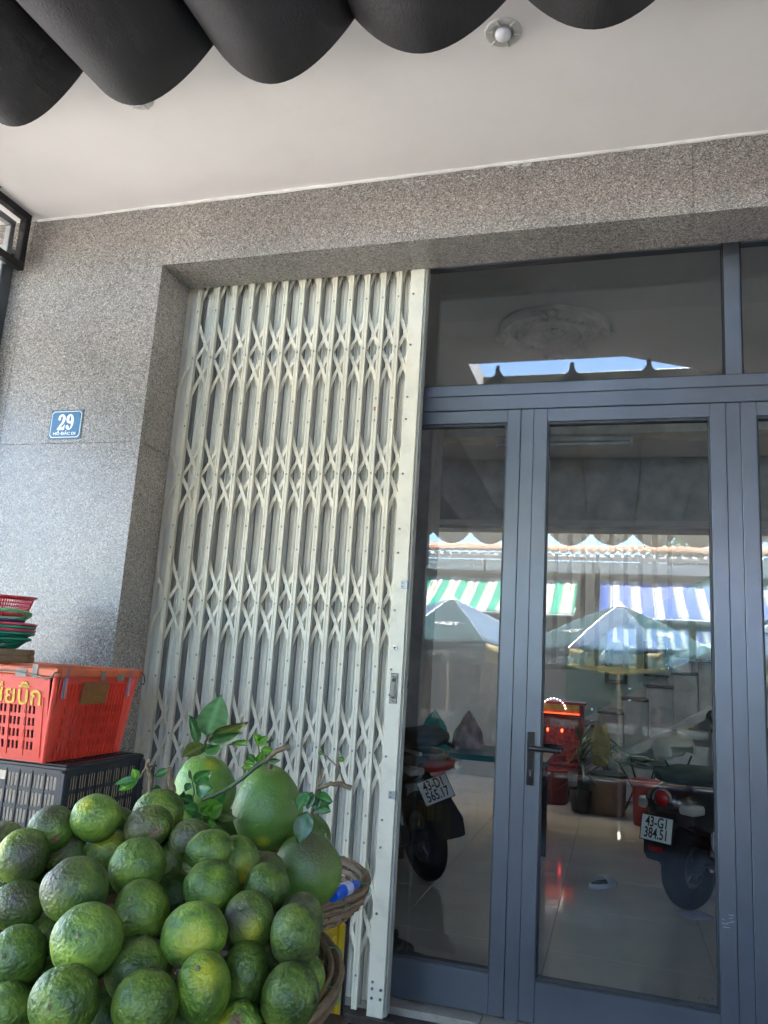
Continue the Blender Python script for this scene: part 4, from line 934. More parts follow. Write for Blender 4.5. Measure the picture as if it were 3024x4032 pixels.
def leaf_blade(parent, base, tip, wpx, t0, t1, mi, roll=0.0, curl=0.28):
    b0, b1 = at(*c5(*base), t0), at(*c5(*tip), t1); d = b1 - b0; L = d.length; d.normalize()
    view = (Vector(CAM) - (b0 + b1) / 2).normalized()
    s_ = d.cross(view).normalized(); nrm = s_.cross(d).normalized()
    q = Matrix.Rotation(roll, 3, d); s_ = q @ s_; nrm = q @ nrm
    W = wpx / 1.106 * t0 / FPX / 2 / max(0.35, abs(math.cos(roll)))
    vs_, fs, vein = [], [], []; nl, nw = 10, 6
    for i in range(nl + 1):
        u = i / nl; w_ = W * math.sin(math.pi * min(1, u ** 0.8)) ** 0.75 if 0 < u < 1 else 0.0004
        for j in range(nw + 1):
            v = 2 * j / nw - 1
            p = b0 + d * (L * u) + s_ * (w_ * v) + nrm * (curl * W * (v * v) * 1.1 - curl * L * 0.9 * (u - 0.5) ** 2 + 0.03 * W * math.sin(u * 15 + j))
            vs_.append(p - parent.location); vein.append(0.75 if j == nw // 2 else (0.18 if i % 2 else 0.0))
    for i in range(nl):
        for j in range(nw): k = i * (nw + 1) + j; fs.append((k, k + 1, k + nw + 2, k + nw + 1))
    me = bpy.data.meshes.new('leaf'); me.from_pydata([tuple(p) for p in vs_], [], fs); me.materials.append(LM[mi]); me.polygons.foreach_set('use_smooth', [True] * len(fs))
    a_ = me.attributes.new('vein', 'FLOAT', 'POINT'); a_.data.foreach_set('value', vein)
    return link('leaf', me, parent)
def twig(parent, pts, rad, m_=None, name='twig'):
    P = [at(*c5(x, y), t) - parent.location for x, y, t in pts]
    Q = [P[0]]; rr = random.Random(int(pts[0][0]))
    for a, b_ in zip(P[:-1], P[1:]):
        for k in (1, 2, 3): Q.append(a.lerp(b_, k / 3) + (Vector((rr.uniform(-1, 1), rr.uniform(-1, 1), rr.uniform(-1, 1))) * 0.0014 if k < 3 else Vector()))
    rs = [rad[0] + (rad[1] - rad[0]) * i / (len(Q) - 1) for i in range(len(Q))]
    return MB().tube(Q, rs, 7).build(name, m_ or TWIG, parent, True)
A, B, Cp = POM[0], POM[1], POM[2]
twig(A, [(900, 745, 1.88), (893, 700, 1.86), (905, 660, 1.84)], (0.004, 0.0025), GTW, 'stem')
twig(A, [(893, 700, 1.86), (980, 698, 1.83), (1070, 702, 1.80)], (0.0025, 0.0016), GTW)
for a_ in (((900, 658), (965, 483), 128, 1.845, 1.83, 2, .1), ((863, 695), (824, 570), 46, 1.85, 1.84, 0, .7), ((925, 662), (1078, 606), 56, 1.84, 1.80, 3, .5), ((905, 690), (1052, 652), 54, 1.84, 1.79, 0, .4),
           ((888, 702), (794, 750), 66, 1.85, 1.80, 3, .4), ((875, 735), (972, 702), 46, 1.85, 1.82, 4, .5), ((1015, 698), (1082, 683), 30, 1.82, 1.80, 1, .3),
           ((845, 862), (922, 812), 62, 1.72, 1.71, 4, .2), ((858, 880), (926, 890), 84, 1.72, 1.70, 4, .1), ((832, 868), (808, 902), 34, 1.73, 1.72, 0, .6), ((830, 848), (822, 808), 14, 1.72, 1.72, 3, .4),
           ((842, 950), (790, 930), 44, 1.72, 1.70, 0, .4), ((925, 945), (984, 905), 60, 1.71, 1.70, 4, .3), ((905, 985), (975, 958), 88, 1.68, 1.66, 1, .1), ((880, 1000), (925, 955), 50, 1.68, 1.67, 1, .5), ((860, 985), (800, 975), 56, 1.69, 1.67, 4, .2),
           ((880, 1010), (830, 1035), 50, 1.68, 1.66, 0, .2), ((935, 1000), (1030, 1020), 44, 1.68, 1.65, 3, .3), ((770, 985), (800, 900), 50, 1.75, 1.73, 0, .5), ((905, 1030), (945, 1050), 40, 1.67, 1.65, 1, .4)):
    leaf_blade(A, *a_)
twig(A, [(838, 940, 1.72), (845, 900, 1.72), (828, 812, 1.72)], (0.0018, 0.001), GTW)
twig(B, [(1178, 800, 1.75), (1180, 765, 1.74)], (0.005, 0.0045), TWIG, 'stem')
twig(B, [(880, 940, 1.70), (1000, 885, 1.68), (1110, 800, 1.67), (1165, 765, 1.67)], (0.0042, 0.005), GTW, 'branch')
twig(B, [(1165, 765, 1.67), (1200, 728, 1.66), (1262, 708, 1.66)], (0.0052, 0.0062), TWIG, 'branch')
twig(B, [(1080, 815, 1.67), (1130, 770, 1.67), (1125, 700, 1.67)], (0.0018, 0.0011), GTW)
for a_ in (((1118, 700), (1165, 660), 40, 1.67, 1.66, 1, .2), ((1135, 690), (1105, 655), 36, 1.67, 1.66, 1, .4), ((1120, 778), (1145, 724), 34, 1.67, 1.66, 1, .3), ((1110, 770), (1078, 740), 28, 1.67, 1.66, 4, .3), ((1112, 780), (1060, 775), 24, 1.67, 1.66, 1, .2), ((1165, 772), (1222, 766), 24, 1.66, 1.65, 0, .4), ((1135, 720), (1190, 728), 40, 1.67, 1.68, 1, .3), ((1095, 800), (1050, 800), 22, 1.67, 1.66, 1, .3), ((1160, 690), (1195, 672), 12, 1.67, 1.66, 0, .6)):
    leaf_blade(B, *a_)
for pts, rad in (([(655, 905, 1.62), (655, 850, 1.63), (640, 790, 1.64), (655, 760, 1.64)], (0.005, 0.0035)), ([(645, 800, 1.64), (682, 790, 1.66)], (0.0022, 0.0016)), ([(640, 795, 1.64), (600, 850, 1.63)], (0.0028, 0.0018)), ([(752, 905, 1.66), (745, 860, 1.66), (735, 800, 1.66)], (0.008, 0.0055))):
    twig(A, pts, rad)
for a_ in (((592, 850), (580, 802), 40, 1.63, 1.63, 1, .3), ((605, 848), (496, 872), 36, 1.63, 1.62, 4, .5), ((600, 856), (515, 900), 40, 1.63, 1.62, 1, .4), ((735, 812), (672, 835), 34, 1.66, 1.66, 4, .4), ((700, 890), (660, 905), 40, 1.70, 1.68, 0, .2)):
    leaf_blade(A, *a_)
twig(Cp, [(1345, 1070, 1.64), (1380, 895, 1.62), (1408, 800, 1.62)], (0.004, 0.0025)); twig(Cp, [(1385, 890, 1.62), (1440, 868, 1.61), (1490, 872, 1.61), (1530, 888, 1.61)], (0.004, 0.006), TWIG, 'branch')
twig(Cp, [(1500, 868, 1.61), (1470, 790, 1.62), (1475, 740, 1.62)], (0.0022, 0.0012)); twig(Cp, [(1462, 790, 1.62), (1425, 752, 1.62), (1400, 738, 1.62)], (0.0016, 0.001))
for a_ in (((1340, 905), (1295, 985), 52, 1.61, 1.59, 4, .4), ((1362, 905), (1340, 980), 44, 1.61, 1.60, 0, .5), ((1375, 925), (1450, 948), 62, 1.61, 1.60, 4, .2), ((1375, 950), (1440, 990), 60, 1.61, 1.60, 4, .4), ((1340, 990), (1300, 1130), 84, 1.60, 1.575, 0, .2), ((1400, 742), (1388, 725), 22, 1.62, 1.62, 1, .2), ((1475, 758), (1500, 765), 24, 1.62, 1.62, 1, .3), ((1385, 925), (1370, 990), 40, 1.61, 1.60, 0, .5)):
    leaf_blade(Cp, *a_)

# ---------------------------------------------------------------- glue bottle on the tray
gb0, gb1 = Vector((-0.580, 1.700, 0.890)), Vector((-0.566, 1.842, 0.885))
gl = thing('glue_bottle', 'small blue bottle with white band lying on the tray rim', 'bottle', gb0); dq = (gb1 - gb0).normalized().to_track_quat('Z', 'Y').to_matrix().to_4x4()
GB = pmat('bright_blue_plastic', (0.008, 0.10, 0.62), 0.35, 0, 0.08, 30)
MB().lathe([(0.001, 0), (0.013, 0.001), (0.0145, 0.006), (0.0145, 0.05), (0.0143, 0.052)], n=20, M=dq).build('body', GB, gl, True)
MB().lathe([(0.0147, 0.0525), (0.0147, 0.085), (0.0125, 0.09)], n=20, M=dq).build('label_band', pmat('lavender_label', (0.6, 0.62, 0.85), 0.5), gl, True)
MB().lathe([(0.0112, 0.0905), (0.0118, 0.093), (0.0085, 0.135), (0.0055, 0.142), (0.0004, 0.143)], n=18, M=dq).build('cap', GB, gl, True)
# ================================================================ inside the shop
def floor_tile_mat():
    m, t, b = new_mat('glossy_floor_tile'); co = coords(t, 'Generated', (1, 1, 1))
    g = t.nodes.new('ShaderNodeNewGeometry')
    n1 = N(t, 'ShaderNodeTexNoise', Scale=3.0, Detail=7.0, Roughness=0.6); t.links.new(g.outputs['Position'], n1.inputs['Vector'])
    o1 = ramp(t, n1.outputs[0], [(0.3, (0.58, 0.54, 0.46)), (0.7, (0.68, 0.64, 0.56))]).outputs[0]
    t.links.new(o1, b.inputs['Base Color']); b.inputs['Roughness'].default_value = 0.09
    return m
FT_M = floor_tile_mat()
fl = tag(link('shop_floor', None), kind='structure')
TS = 0.8
me = MB().box(0.0012, TS - 0.0012, 0.0012, TS - 0.0012, -0.02, -0.001, b=0.001).mesh('floor_tile', FT_M)
for i in range(7):
    for j in range(9): link('floor_tile', me, fl, (-2.72 + i * TS, 3.605 + j * TS, 0))
MB().box(-2.8, 2.9, 3.602, 10.9, -0.05, -0.0205).build('grout', pmat('grey_grout', (0.16, 0.15, 0.13), 0.8), fl)
WP = pmat('interior_paint', (0.66, 0.66, 0.64), 0.6, 0, 0.05, 2)
iw = MB(); iw.box(-2.85, -2.65, 3.605, 10.9, -0.02, 3.75); iw.box(2.75, 2.95, 3.605, 10.9, -0.02, 3.75); iw.box(-2.85, -2.65, 8.95, 10.9, 3.7505, 4.2135); iw.box(2.75, 2.95, 8.95, 10.9, 3.7505, 4.2135); iw.box(-2.9, 3.0, 8.90, 8.949, 3.9005, 4.2135)
tag(iw.build('side_walls', WP), kind='structure')
tag(MB().box(-2.65, 2.75, 10.6, 10.8, -0.02, 4.214).build('rear_wall', pmat('rear_paint', (0.58, 0.63, 0.63), 0.6, 0, 0.06, 2)), kind='structure')
tag(MB().box(-2.9, 3.0, 3.57, 8.95, 3.75, 3.9).build('shop_ceiling', pmat('shop_ceiling_paint', (0.70, 0.68, 0.67), 0.6, 0, 0.04, 2)), kind='structure')
tag(MB().box(-2.65, 2.75, 7.0, 7.3, 3.54, 3.75, b=0.004).build('ceiling_beam', pmat('beam_paint', (0.75, 0.71, 0.64), 0.6)), kind='structure')
tag(MB().box(-2.65, 2.75, 8.6, 8.9, 2.95, 3.75, b=0.004).build('loft_beam', pmat('loft_paint', (0.58, 0.58, 0.56), 0.6)), kind='structure')
tag(MB().box(-2.65, 2.75, 8.55, 8.6, 2.98, 3.04, b=0.004).build('loft_moulding', WP), kind='structure')
tag(MB().box(-2.65, -1.56, 6.45, 6.9, 0.0, 3.75, b=0.004).build('inner_pillar', pmat('pillar_paint', (0.55, 0.52, 0.50), 0.6)), kind='structure')
# ceiling rose
rose = thing('ceiling_rose', 'round moulded plaster ceiling rose with leafy scrolls seen through the transom', 'ceiling rose', (-0.42, 5.17, 3.75)); rose.scale = (1, 1, 2.0)
PL = pmat('plaster_mould', (0.72, 0.69, 0.68), 0.7)
prof = [(0.375, 0), (0.375, -0.02), (0.36, -0.03), (0.34, -0.022), (0.325, -0.012), (0.30, -0.012), (0.285, -0.02), (0.215, -0.02), (0.205, -0.034), (0.19, -0.034), (0.18, -0.018), (0.10, -0.012), (0.001, -0.012)]
MB().lathe(prof, n=64).build('disc', PL, rose, True)
for k in range(4):
    Mx = Matrix.Rotation(k * math.pi / 2 + 0.05, 4, 'Z')
    q = MB()
    for (dx, dy, l, w_, a) in ((0.36, 0, 0.11, 0.05, 0), (0.345, 0.05, 0.09, 0.03, 0.8), (0.345, -0.05, 0.09, 0.03, -0.8), (0.24, 0, 0.07, 0.035, 0)):
        q.lathe([(0.0004, -1), (0.6, -0.5), (0.9, 0), (0.5, 0.55), (0.0004, 1)], n=10, M=Mx @ Matrix.Translation((dx, dy, -0.026)) @ Matrix.Rotation(a, 4, 'Z') @ Matrix.Rotation(math.pi / 2, 4, 'Y') @ Matrix.Diagonal((0.02, w_, l / 2, 1)))
    q.build('scroll', PL, rose, True)
for k in range(16):
    a = k * math.pi / 8
    MB().lathe([(0.0004, -1), (0.8, -0.2), (0.7, 0.4), (0.0004, 1)], n=8, M=Matrix.Rotation(a, 4, 'Z') @ Matrix.Translation((0.05, 0, -0.018)) @ Matrix.Rotation(math.pi / 2, 4, 'Y') @ Matrix.Diagonal((0.012, 0.014, 0.038, 1))).build('petal', PL, rose, True)
for k in range(28):
    a = k * 2 * math.pi / 28
    MB().lathe([(0.0004, -0.01), (0.012, -0.004), (0.012, 0.003)], n=8, M=Matrix.Translation((0.255 * math.cos(a), 0.255 * math.sin(a), -0.02))).build('bead', PL, rose, True)
# unlit tube lamp under the beam
tl = thing('tube_lamp', 'unlit white fluorescent tube lamp under the ceiling beam', 'lamp', (-0.467, 7.05, 3.47))
WHP = pmat('white_lamp_body', (0.62, 0.62, 0.6), 0.4)
MB().box(-0.61, 0.61, -0.025, 0.025, 0.012, 0.05, b=0.004).build('batten', WHP, tl)
MB().cyl((-0.59, -0.01, -0.012), (0.59, -0.01, -0.012), 0.014, n=14).build('tube', pmat('tube_glass', (0.75, 0.77, 0.75), 0.2), tl, True)
for sx in (-1, 1): MB().box(sx * 0.6 - 0.012, sx * 0.6 + 0.012, -0.026, 0.008, -0.03, 0.0115, b=0.003).build('holder', WHP, tl)
# slatted screen below the loft
scr = thing('slatted_screen', 'white vertical slat screen below the loft at the rear', 'screen', (0, 9.7, 1.5))
for k in range(9):
    x = -0.70 + k * 0.165; MB().box(x - 0.028, x + 0.028, -0.02, 0.02, 0.0, 1.72, b=0.003).build('slat', pmat('white_slat', (0.62, 0.63, 0.6), 0.5), scr)
MB().box(-0.78, 0.70, -0.022, 0.022, 1.7205, 1.78, b=0.003).build('top_rail', _cache['white_slat'], scr); MB().box(-0.78, 0.70, -0.022, 0.022, -0.06, -0.0005, b=0.003).build('bottom_rail', _cache['white_slat'], scr)
# staircase
st = thing('staircase', 'pale staircase with dark wood treads climbing along the rear wall', 'staircase', (0, 10.0, 0))
RIS = pmat('stair_white', (0.68, 0.70, 0.70), 0.5); TRD = pmat('dark_tread', (0.05, 0.028, 0.02), 0.3, 0, 0.3, 20)
for k in range(12):
    x0 = -0.75 + k * 0.27 - 0.25; z = 0.50 + k * 0.165
    if k > 11: break
    MB().box(x0, x0 + 0.30, -0.35, 0.55, z - 0.035, z, b=0.006).build('tread', TRD, st)
    MB().box(x0 + 0.03, x0 + 0.29, -0.30, 0.55, max(0.001, z - 0.6), z - 0.0355).build('riser_block', RIS, st)
q = MB(); sl_ = math.atan2(0.165, 0.27)
MB().box(-1.3, 2.6, -0.375, -0.3505, -0.10, 0.0, Matrix.Translation((0.2, 0, 0.62)) @ Matrix.Rotation(-sl_, 4, 'Y'), b=0.004).build('stringer', RIS, st)
for k in range(5):
    x0 = 0.05 + k * 0.5; zt = 0.35 + (x0 + 0.0) * 0.6
    MB().box(x0, x0 + 0.46, -0.34, -0.3, 0.02, zt, b=0.004).build('cupboard_door', RIS, st)
for k in range(6):
    x = -0.25 + k * 0.42; z = 1.0 + k * 0.26
    MB().lathe([(0.0004, 0.014), (0.014, 0), (0.0004, -0.014)], (x, -0.37, z), 10).build('glass_stud', CHROME, st, True)
    MB().lathe([(0.0004, 0.014), (0.014, 0), (0.0004, -0.014)], (x, -0.37, z - 0.13), 10).build('glass_stud', CHROME, st, True)
MB().box(-0.3, 2.4, -0.36, -0.352, 0.0, 0.85, Matrix.Translation((-0.25, 0, 0.95)) @ Matrix(((1, 0, 0, 0), (0, 1, 0, 0), (0.62, 0, 1, 0), (0, 0, 0, 1)))).build('glass_balustrade', CLEAR, st)
for k, (x0, x1, z0, z1, lab) in enumerate(((-0.12, 0.16, 1.30, 1.72, 'dark framed picture above the lower treads'), (0.36, 0.66, 1.42, 1.86, 'dark framed picture above the upper treads'))):
    pc = thing('framed_picture', lab, 'picture', ((x0 + x1) / 2, 10.57, z0))
    w_, h_ = (x1 - x0), z1 - z0
    MB().box(-w_ / 2, w_ / 2, 0, 0.025, 0, h_, b=0.004).build('frame', pmat('dark_frame', (0.03, 0.03, 0.033), 0.4), pc); MB().box(-w_ / 2 + 0.05, w_ / 2 - 0.05, -0.004, -0.0005, 0.05, h_ - 0.05).build('picture_sheet', pmat('grey_print', (0.25, 0.27, 0.28), 0.5, 0, 0.5, 14), pc)

# altar with lit lamps
al = thing('house_altar', 'red wooden house altar with red and white lamp strings', 'altar', (-0.60, 9.45, 0.0))
RW_ = pmat('red_lacquer', (0.22, 0.012, 0.010), 0.3, 0, 0.3, 10, coat=0.3); GOLDP = pmat('gilt', (0.45, 0.25, 0.05), 0.35, 0.6, 0.3, 20)
MB().box(-0.27, 0.27, -0.16, 0.2, 0.36, 0.40, b=0.006).build('shelf', RW_, al); MB().box(-0.27, 0.27, 0.16, 0.2, 0.4005, 1.05, b=0.004).build('back_panel', RW_, al)
for sx in (-1, 1): MB().box(sx * 0.25 - 0.02, sx * 0.25 + 0.02, -0.15, 0.159, 0.4005, 1.05, b=0.004).build('side_panel', RW_, al); MB().box(sx * 0.23 - 0.02, sx * 0.23 + 0.02, -0.14, -0.10, 0.0, 0.359, b=0.003).build('leg', RW_, al)
MB().box(-0.30, 0.30, -0.18, 0.2, 1.051, 1.08, b=0.008).build('roof', RW_, al); MB().box(-0.22, 0.22, -0.155, -0.14, 0.93, 1.045, b=0.004).build('fret_panel', GOLDP, al)
EM = pmat('red_led', (0.5, 0.02, 0.01), 0.4, emit=(1.0, 0.05, 0.015), estr=0.7); EW = pmat('white_led', (0.8, 0.8, 0.8), 0.4, emit=(0.95, 0.95, 1.0), estr=0.8)
for k in range(22): MB().lathe([(0.0004, -0.007), (0.006, 0), (0.0004, 0.007)], (-0.235 + k * 0.0215, -0.19, 0.945), 8).build('red_bulb', EM, al)
for k in range(11):
    a = math.pi * (k + 0.5) / 11; MB().lathe([(0.0004, -0.008), (0.007, 0), (0.0004, 0.008)], (-0.06 + 0.13 * math.cos(a), -0.19, 0.985 + 0.12 * math.sin(a)), 8).build('white_bulb', EW, al)
for sx in (-0.13, 0.03): MB().lathe([(0.0004, -0.025), (0.012, -0.004), (0.014, 0.008), (0.0004, 0.022)], (sx, -0.1, 0.75), 10).build('candle_lamp', EM, al, True)
MB().box(-0.16, 0.16, 0.10, 0.12, 0.45, 0.80, b=0.003).build('printed_card', pmat('altar_print', (0.32, 0.12, 0.10), 0.5, 0, 0.8, 22), al)
for x in (-0.2, -0.1, 0.12): MB().lathe([(0.03, 0), (0.045, 0.03), (0.03, 0.07), (0.035, 0.08)], (x, -0.08, 0.4005), 14).build('offering_jar', GOLDP, al, True)
MB().lathe([(0.14, 0.0), (0.155, 0.02), (0.15, 0.33), (0.155, 0.35), (0.13, 0.36), (0.0005, 0.36)], n=30).build('drum', pmat('maroon_vinyl', (0.17, 0.012, 0.015), 0.4, dirt=0.3, dirtcol=(0.2, 0.08, 0.07)), tag(link('drum_stool', None, None, (-0.63, 9.10, 0)), 'round maroon vinyl drum stool below the altar', 'stool'), True)
o = thing('brown_bin', 'brown cardboard drum bin with dark lid behind the doors', 'bin', (-0.06, 8.78, 0)); MB().lathe([(0.0005, 0.003), (0.17, 0.0), (0.175, 0.02), (0.185, 0.30), (0.19, 0.34), (0.195, 0.342)], n=30).build('drum', pmat('brown_board', (0.20, 0.115, 0.06), 0.6), o, True); MB().lathe([(0.2, 0.343), (0.205, 0.36), (0.2, 0.40), (0.0005, 0.41)], n=30).build('lid', pmat('dark_lid', (0.03, 0.028, 0.03), 0.3), o, True)
o = thing('red_bin', 'dark red cylindrical bin beside the scooter tail', 'bin', (0.30, 8.35, 0)); MB().lathe([(0.0005, 0.003), (0.115, 0.0), (0.13, 0.40), (0.136, 0.41), (0.13, 0.415), (0.122, 0.40), (0.1, 0.02), (0.0005, 0.01)], n=28).build('drum', pmat('dark_red_plastic', (0.25, 0.012, 0.018), 0.4), o, True); MB().lathe([(0.133, 0.38), (0.139, 0.40), (0.133, 0.42)], n=28, closed=False).build('rim', _cache['dark_red_plastic'], o, True)
# potted plants
def potted(x, y, label, n, h, seed, hue):
    o = thing('potted_plant', label, 'plant', (x, y, 0)); rr = random.Random(seed)
    MB().lathe([(0.0005, 0.003), (0.09, 0.0), (0.12, 0.2), (0.13, 0.22), (0.115, 0.22), (0.1, 0.19), (0.0005, 0.19)], n=24).build('pot', pmat('dark_pot', (0.04, 0.035, 0.03), 0.4), o, True)
    MB().tube([(0, 0, 0.19), (0.01, 0, 0.35), (0, 0.01, h * 0.6)], [0.014, 0.011, 0.008], 8).build('stem', TWIG, o, True)
    for k in range(n):
        a = rr.random() * 6.28; e = rr.uniform(-0.3, 1.2); z0 = rr.uniform(0.3, h * 0.62); L = rr.uniform(0.22, 0.36); w_ = rr.uniform(0.012, 0.02)
        d = Vector((math.cos(a) * math.cos(e), math.sin(a) * math.cos(e), math.sin(e))); s_ = Vector((-math.sin(a), math.cos(a), 0))
        vs_ = []; fs = []
        for i in range(7):
            u = i / 6; p = Vector((0, 0, z0)) + d * L * u + Vector((0, 0, -0.16 * L * u * u * 2)); ww = w_ * math.sin(math.pi * (0.08 + 0.92 * u)) + 0.0005
            vs_ += [p - s_ * ww, p + Vector((0, 0, -0.003)), p + s_ * ww]
            if i < 6: fs += [(i * 3, i * 3 + 1, i * 3 + 4, i * 3 + 3), (i * 3 + 1, i * 3 + 2, i * 3 + 5, i * 3 + 4)]
        MB().add(vs_, fs).build('leaf', hue, o, True)
potted(-0.33, 8.75, 'dark bushy potted dracaena between altar and bins', 60, 1.15, 3, LM[0]); potted(-0.08, 9.25, 'smaller potted dracaena behind the brown bin', 36, 1.2, 8, LM[0])
o = thing('yellow_bag', 'crumpled yellow cloth bag hanging beside the dark plant', 'bag', (-0.14, 8.95, 0.45))
def bagf(u, v):
    a = u * 2 * math.pi; r_ = 0.085 * (0.55 + 0.6 * math.sin(math.pi * (0.12 + 0.8 * v))) * (1 + 0.12 * math.sin(5 * a + 9 * v)); return (r_ * math.cos(a), 0.6 * r_ * math.sin(a), v * 0.42)
MB().grid(bagf, 28, 12).build('bag_cloth', pmat('yellow_cloth', (0.48, 0.38, 0.13), 0.8, 0, 0.2, 12), o, True)
MB().tube([(-0.04, 0, 0.41), (-0.03, 0, 0.5), (0, 0, 0.54), (0.03, 0, 0.5), (0.04, 0, 0.41)], 0.004, 6).build('bag_strap', _cache['yellow_cloth'], o, True)
# low glass table with bottle, teal topped table, sandals, paper
o = thing('glass_table', 'black low table with a glass top by the red bin', 'table', (0.30, 8.9, 0))
MB().lathe([(0.0005, 0.52), (0.30, 0.52), (0.305, 0.526), (0.30, 0.532), (0.0005, 0.532)], n=36).build('table_top', pmat('black_glass', (0.01, 0.01, 0.012), 0.06), o)
for k in range(6):
    a = k * math.pi / 3; MB().tube([(0.26 * math.cos(a), 0.26 * math.sin(a), 0.519), (0.1 * math.cos(a), 0.1 * math.sin(a), 0.25), (0.2 * math.cos(a), 0.2 * math.sin(a), 0.0)], 0.009, 7).build('leg', BLACKM, o, True)
o = thing('green_bottle', 'dark bottle with green cap lying on the glass table', 'bottle', (0.16, 8.75, 0.572)); mq = Matrix.Rotation(math.pi / 2, 4, 'Y')
MB().lathe([(0.0005, -0.01), (0.035, 0), (0.035, 0.15), (0.014, 0.2), (0.014, 0.23)], n=18, M=mq).build('body', pmat('dark_bottle', (0.02, 0.025, 0.02), 0.2), o, True); MB().lathe([(0.037, -0.035), (0.037, -0.011), (0.0005, -0.0105)], n=18, M=mq).build('cap', pmat('green_cap', (0.01, 0.3, 0.08), 0.4), o, True)
o = thing('teal_table', 'long table with a teal edge behind the parked scooter', 'table', (-1.0, 6.15, 0))
MB().box(-0.55, 0.55, -0.38, 0.38, 0.735, 0.775, b=0.003).build('table_top', pmat('teal_laminate', (0.02, 0.24, 0.27), 0.3), o)
for sx in (-1, 1):
    for sy in (-1, 1): MB().box(sx * 0.48 - 0.02, sx * 0.48 + 0.02, sy * 0.33 - 0.02, sy * 0.33 + 0.02, 0, 0.7345, b=0.002).build('leg', BLACKM, o)
for k, (x, y, c, lab) in enumerate(((-1.32, 6.0, (0.01, 0.30, 0.24), 'teal plastic bag knotted on the long table'), (-1.10, 6.25, (0.55, 0.4, 0.42), 'heap of folded pinkish cloth on the long table'))):
    o = thing('cloth_bundle', lab, 'bundle', (x, y, 0.775))
    rr = random.Random(k + 20); sv = Vector((k * 9.3, 2, 1))
    def fb(u, v):
        a = u * 2 * math.pi; e = v * math.pi / 2; r_ = 0.12 * (1 + 0.35 * mn.noise(Vector((math.cos(a) * 1.7, math.sin(a) * 1.7, v * 3)) + sv)); return (r_ * math.cos(a) * math.cos(e), r_ * math.sin(a) * math.cos(e), 0.001 + 0.24 * (v ** 0.8) * (1 + 0.2 * math.sin(6 * a)))
    MB().grid(fb, 30, 12).build('cloth', pmat('bundle_cloth_%d' % k, c, 0.6, 0, 0.5, 14), o, True)
def sandal(x, y, rz, label, dark):
    o = thing('sandal', label, 'sandal', (x, y, 0.0005), rz)
    WS = pmat('white_foam', (0.62, 0.64, 0.64), 0.5); BS = pmat('black_foam', (0.012, 0.012, 0.014), 0.5)
    def outl(s_, z): return [(s_ * (0.048 + 0.008 * math.cos(a) * 0) * math.cos(a) * (1.0 + 0.12 * math.sin(a)), 0.132 * s_ * math.sin(a), z) for a in [k * 2 * math.pi / 28 for k in range(28)]]
    MB().rings([outl(0.96, 0.0), outl(1.0, 0.008), outl(1.0, 0.024), outl(0.95, 0.03)]).build('sole', BS if dark else WS, o, True)
    MB().rings([outl(0.85, 0.0302), outl(0.84, 0.032)]).build('footbed', BS, o, True)
    def band(u, v):
        a = math.pi * u; y_ = 0.005 + 0.085 * v; return (0.05 * math.cos(a), y_ - 0.02 * math.sin(a), 0.02 + (0.055 - 0.012 * v) * math.sin(a))
    b_ = MB().grid(band, 14, 5).build('strap', BS if dark else WS, o, True); md = b_.modifiers.new('t', 'SOLIDIFY'); md.thickness = 0.006
    def band2(u, v):
        a = math.pi * (0.35 + 0.5 * u); y_ = 0.03 + 0.05 * v; return (0.052 * math.cos(a), y_ - 0.02 * math.sin(a), 0.0225 + (0.055 - 0.012 * v) * math.sin(a))
    MB().grid(band2, 8, 3).build('strap_patch', BS, o, True)
    return o
sandal(-0.07, 5.80, R(-38), 'white and black slide sandal lying on the tiles inside', False)
sandal(-1.06, 4.08, R(70), 'black sandal just inside the door beside the gate', True); sandal(-0.98, 3.93, R(95), 'second black sandal nearer the glass beside the gate', True)
pa = MB()
c4 = [(0.347, 5.413), (0.449, 5.303), (0.602, 5.434), (0.506, 5.552)]; cxm = sum(p[0] for p in c4) / 4; cym = sum(p[1] for p in c4) / 4
def pf(u, v):
    a, b_, c_, d_ = [Vector(p) for p in c4]; p = a.lerp(b_, u).lerp(d_.lerp(c_, u), v); return (p.x - cxm, p.y - cym, 0.0006 + 0.004 * (math.sin(3 * u + 2 * v) + 1) * 0.5)
pa.grid(pf, 6, 6); o = pa.build('paper_sheet', pmat('lilac_paper', (0.42, 0.41, 0.52), 0.8), None, True, (cxm, cym, 0)); tag(o, 'lilac sheet of paper on the floor before the scooter wheel', 'paper')
md = o.modifiers.new('t', 'SOLIDIFY'); md.thickness = 0.0004

# ---------------------------------------------------------------- scooters
GB_ = pmat('gloss_black_fairing', (0.008, 0.008, 0.010), 0.18, 0, 0.2, 6, coat=0.5); MB_ = pmat('matt_black_plastic', (0.008, 0.008, 0.009), 0.55, spec=0.25); NVY = pmat('navy_seat_vinyl', (0.010, 0.012, 0.020), 0.5, bump=0.15, bscale=200, spec=0.25)
TYRE = pmat('tyre_rubber', (0.006, 0.006, 0.006), 0.7, 0, 0.3, 30, bump=0.25, bscale=60, spec=0.12); RLENS = pmat('red_lens', (0.35, 0.005, 0.008), 0.12, coat=0.6); CLENS = pmat('clear_lens', (0.45, 0.42, 0.38), 0.12, coat=0.6); ALM = pmat('cast_alloy', (0.09, 0.09, 0.095), 0.4, 0.7)
PWHT = pmat('plate_white', (0.80, 0.81, 0.76), 0.45, 0, 0.03, 20); PBLK = pmat('plate_black', (0.012, 0.012, 0.012), 0.5)
def sec(y, z, w_, h_, n=20, e=2.6, x=0.0):
    out = []
    for k in range(n):
        a = 2 * math.pi * k / n; c_, s_ = math.cos(a), math.sin(a); out.append((x + math.copysign(abs(c_) ** (2 / e), c_) * w_ / 2, y, z + math.copysign(abs(s_) ** (2 / e), s_) * h_ / 2))
    return out
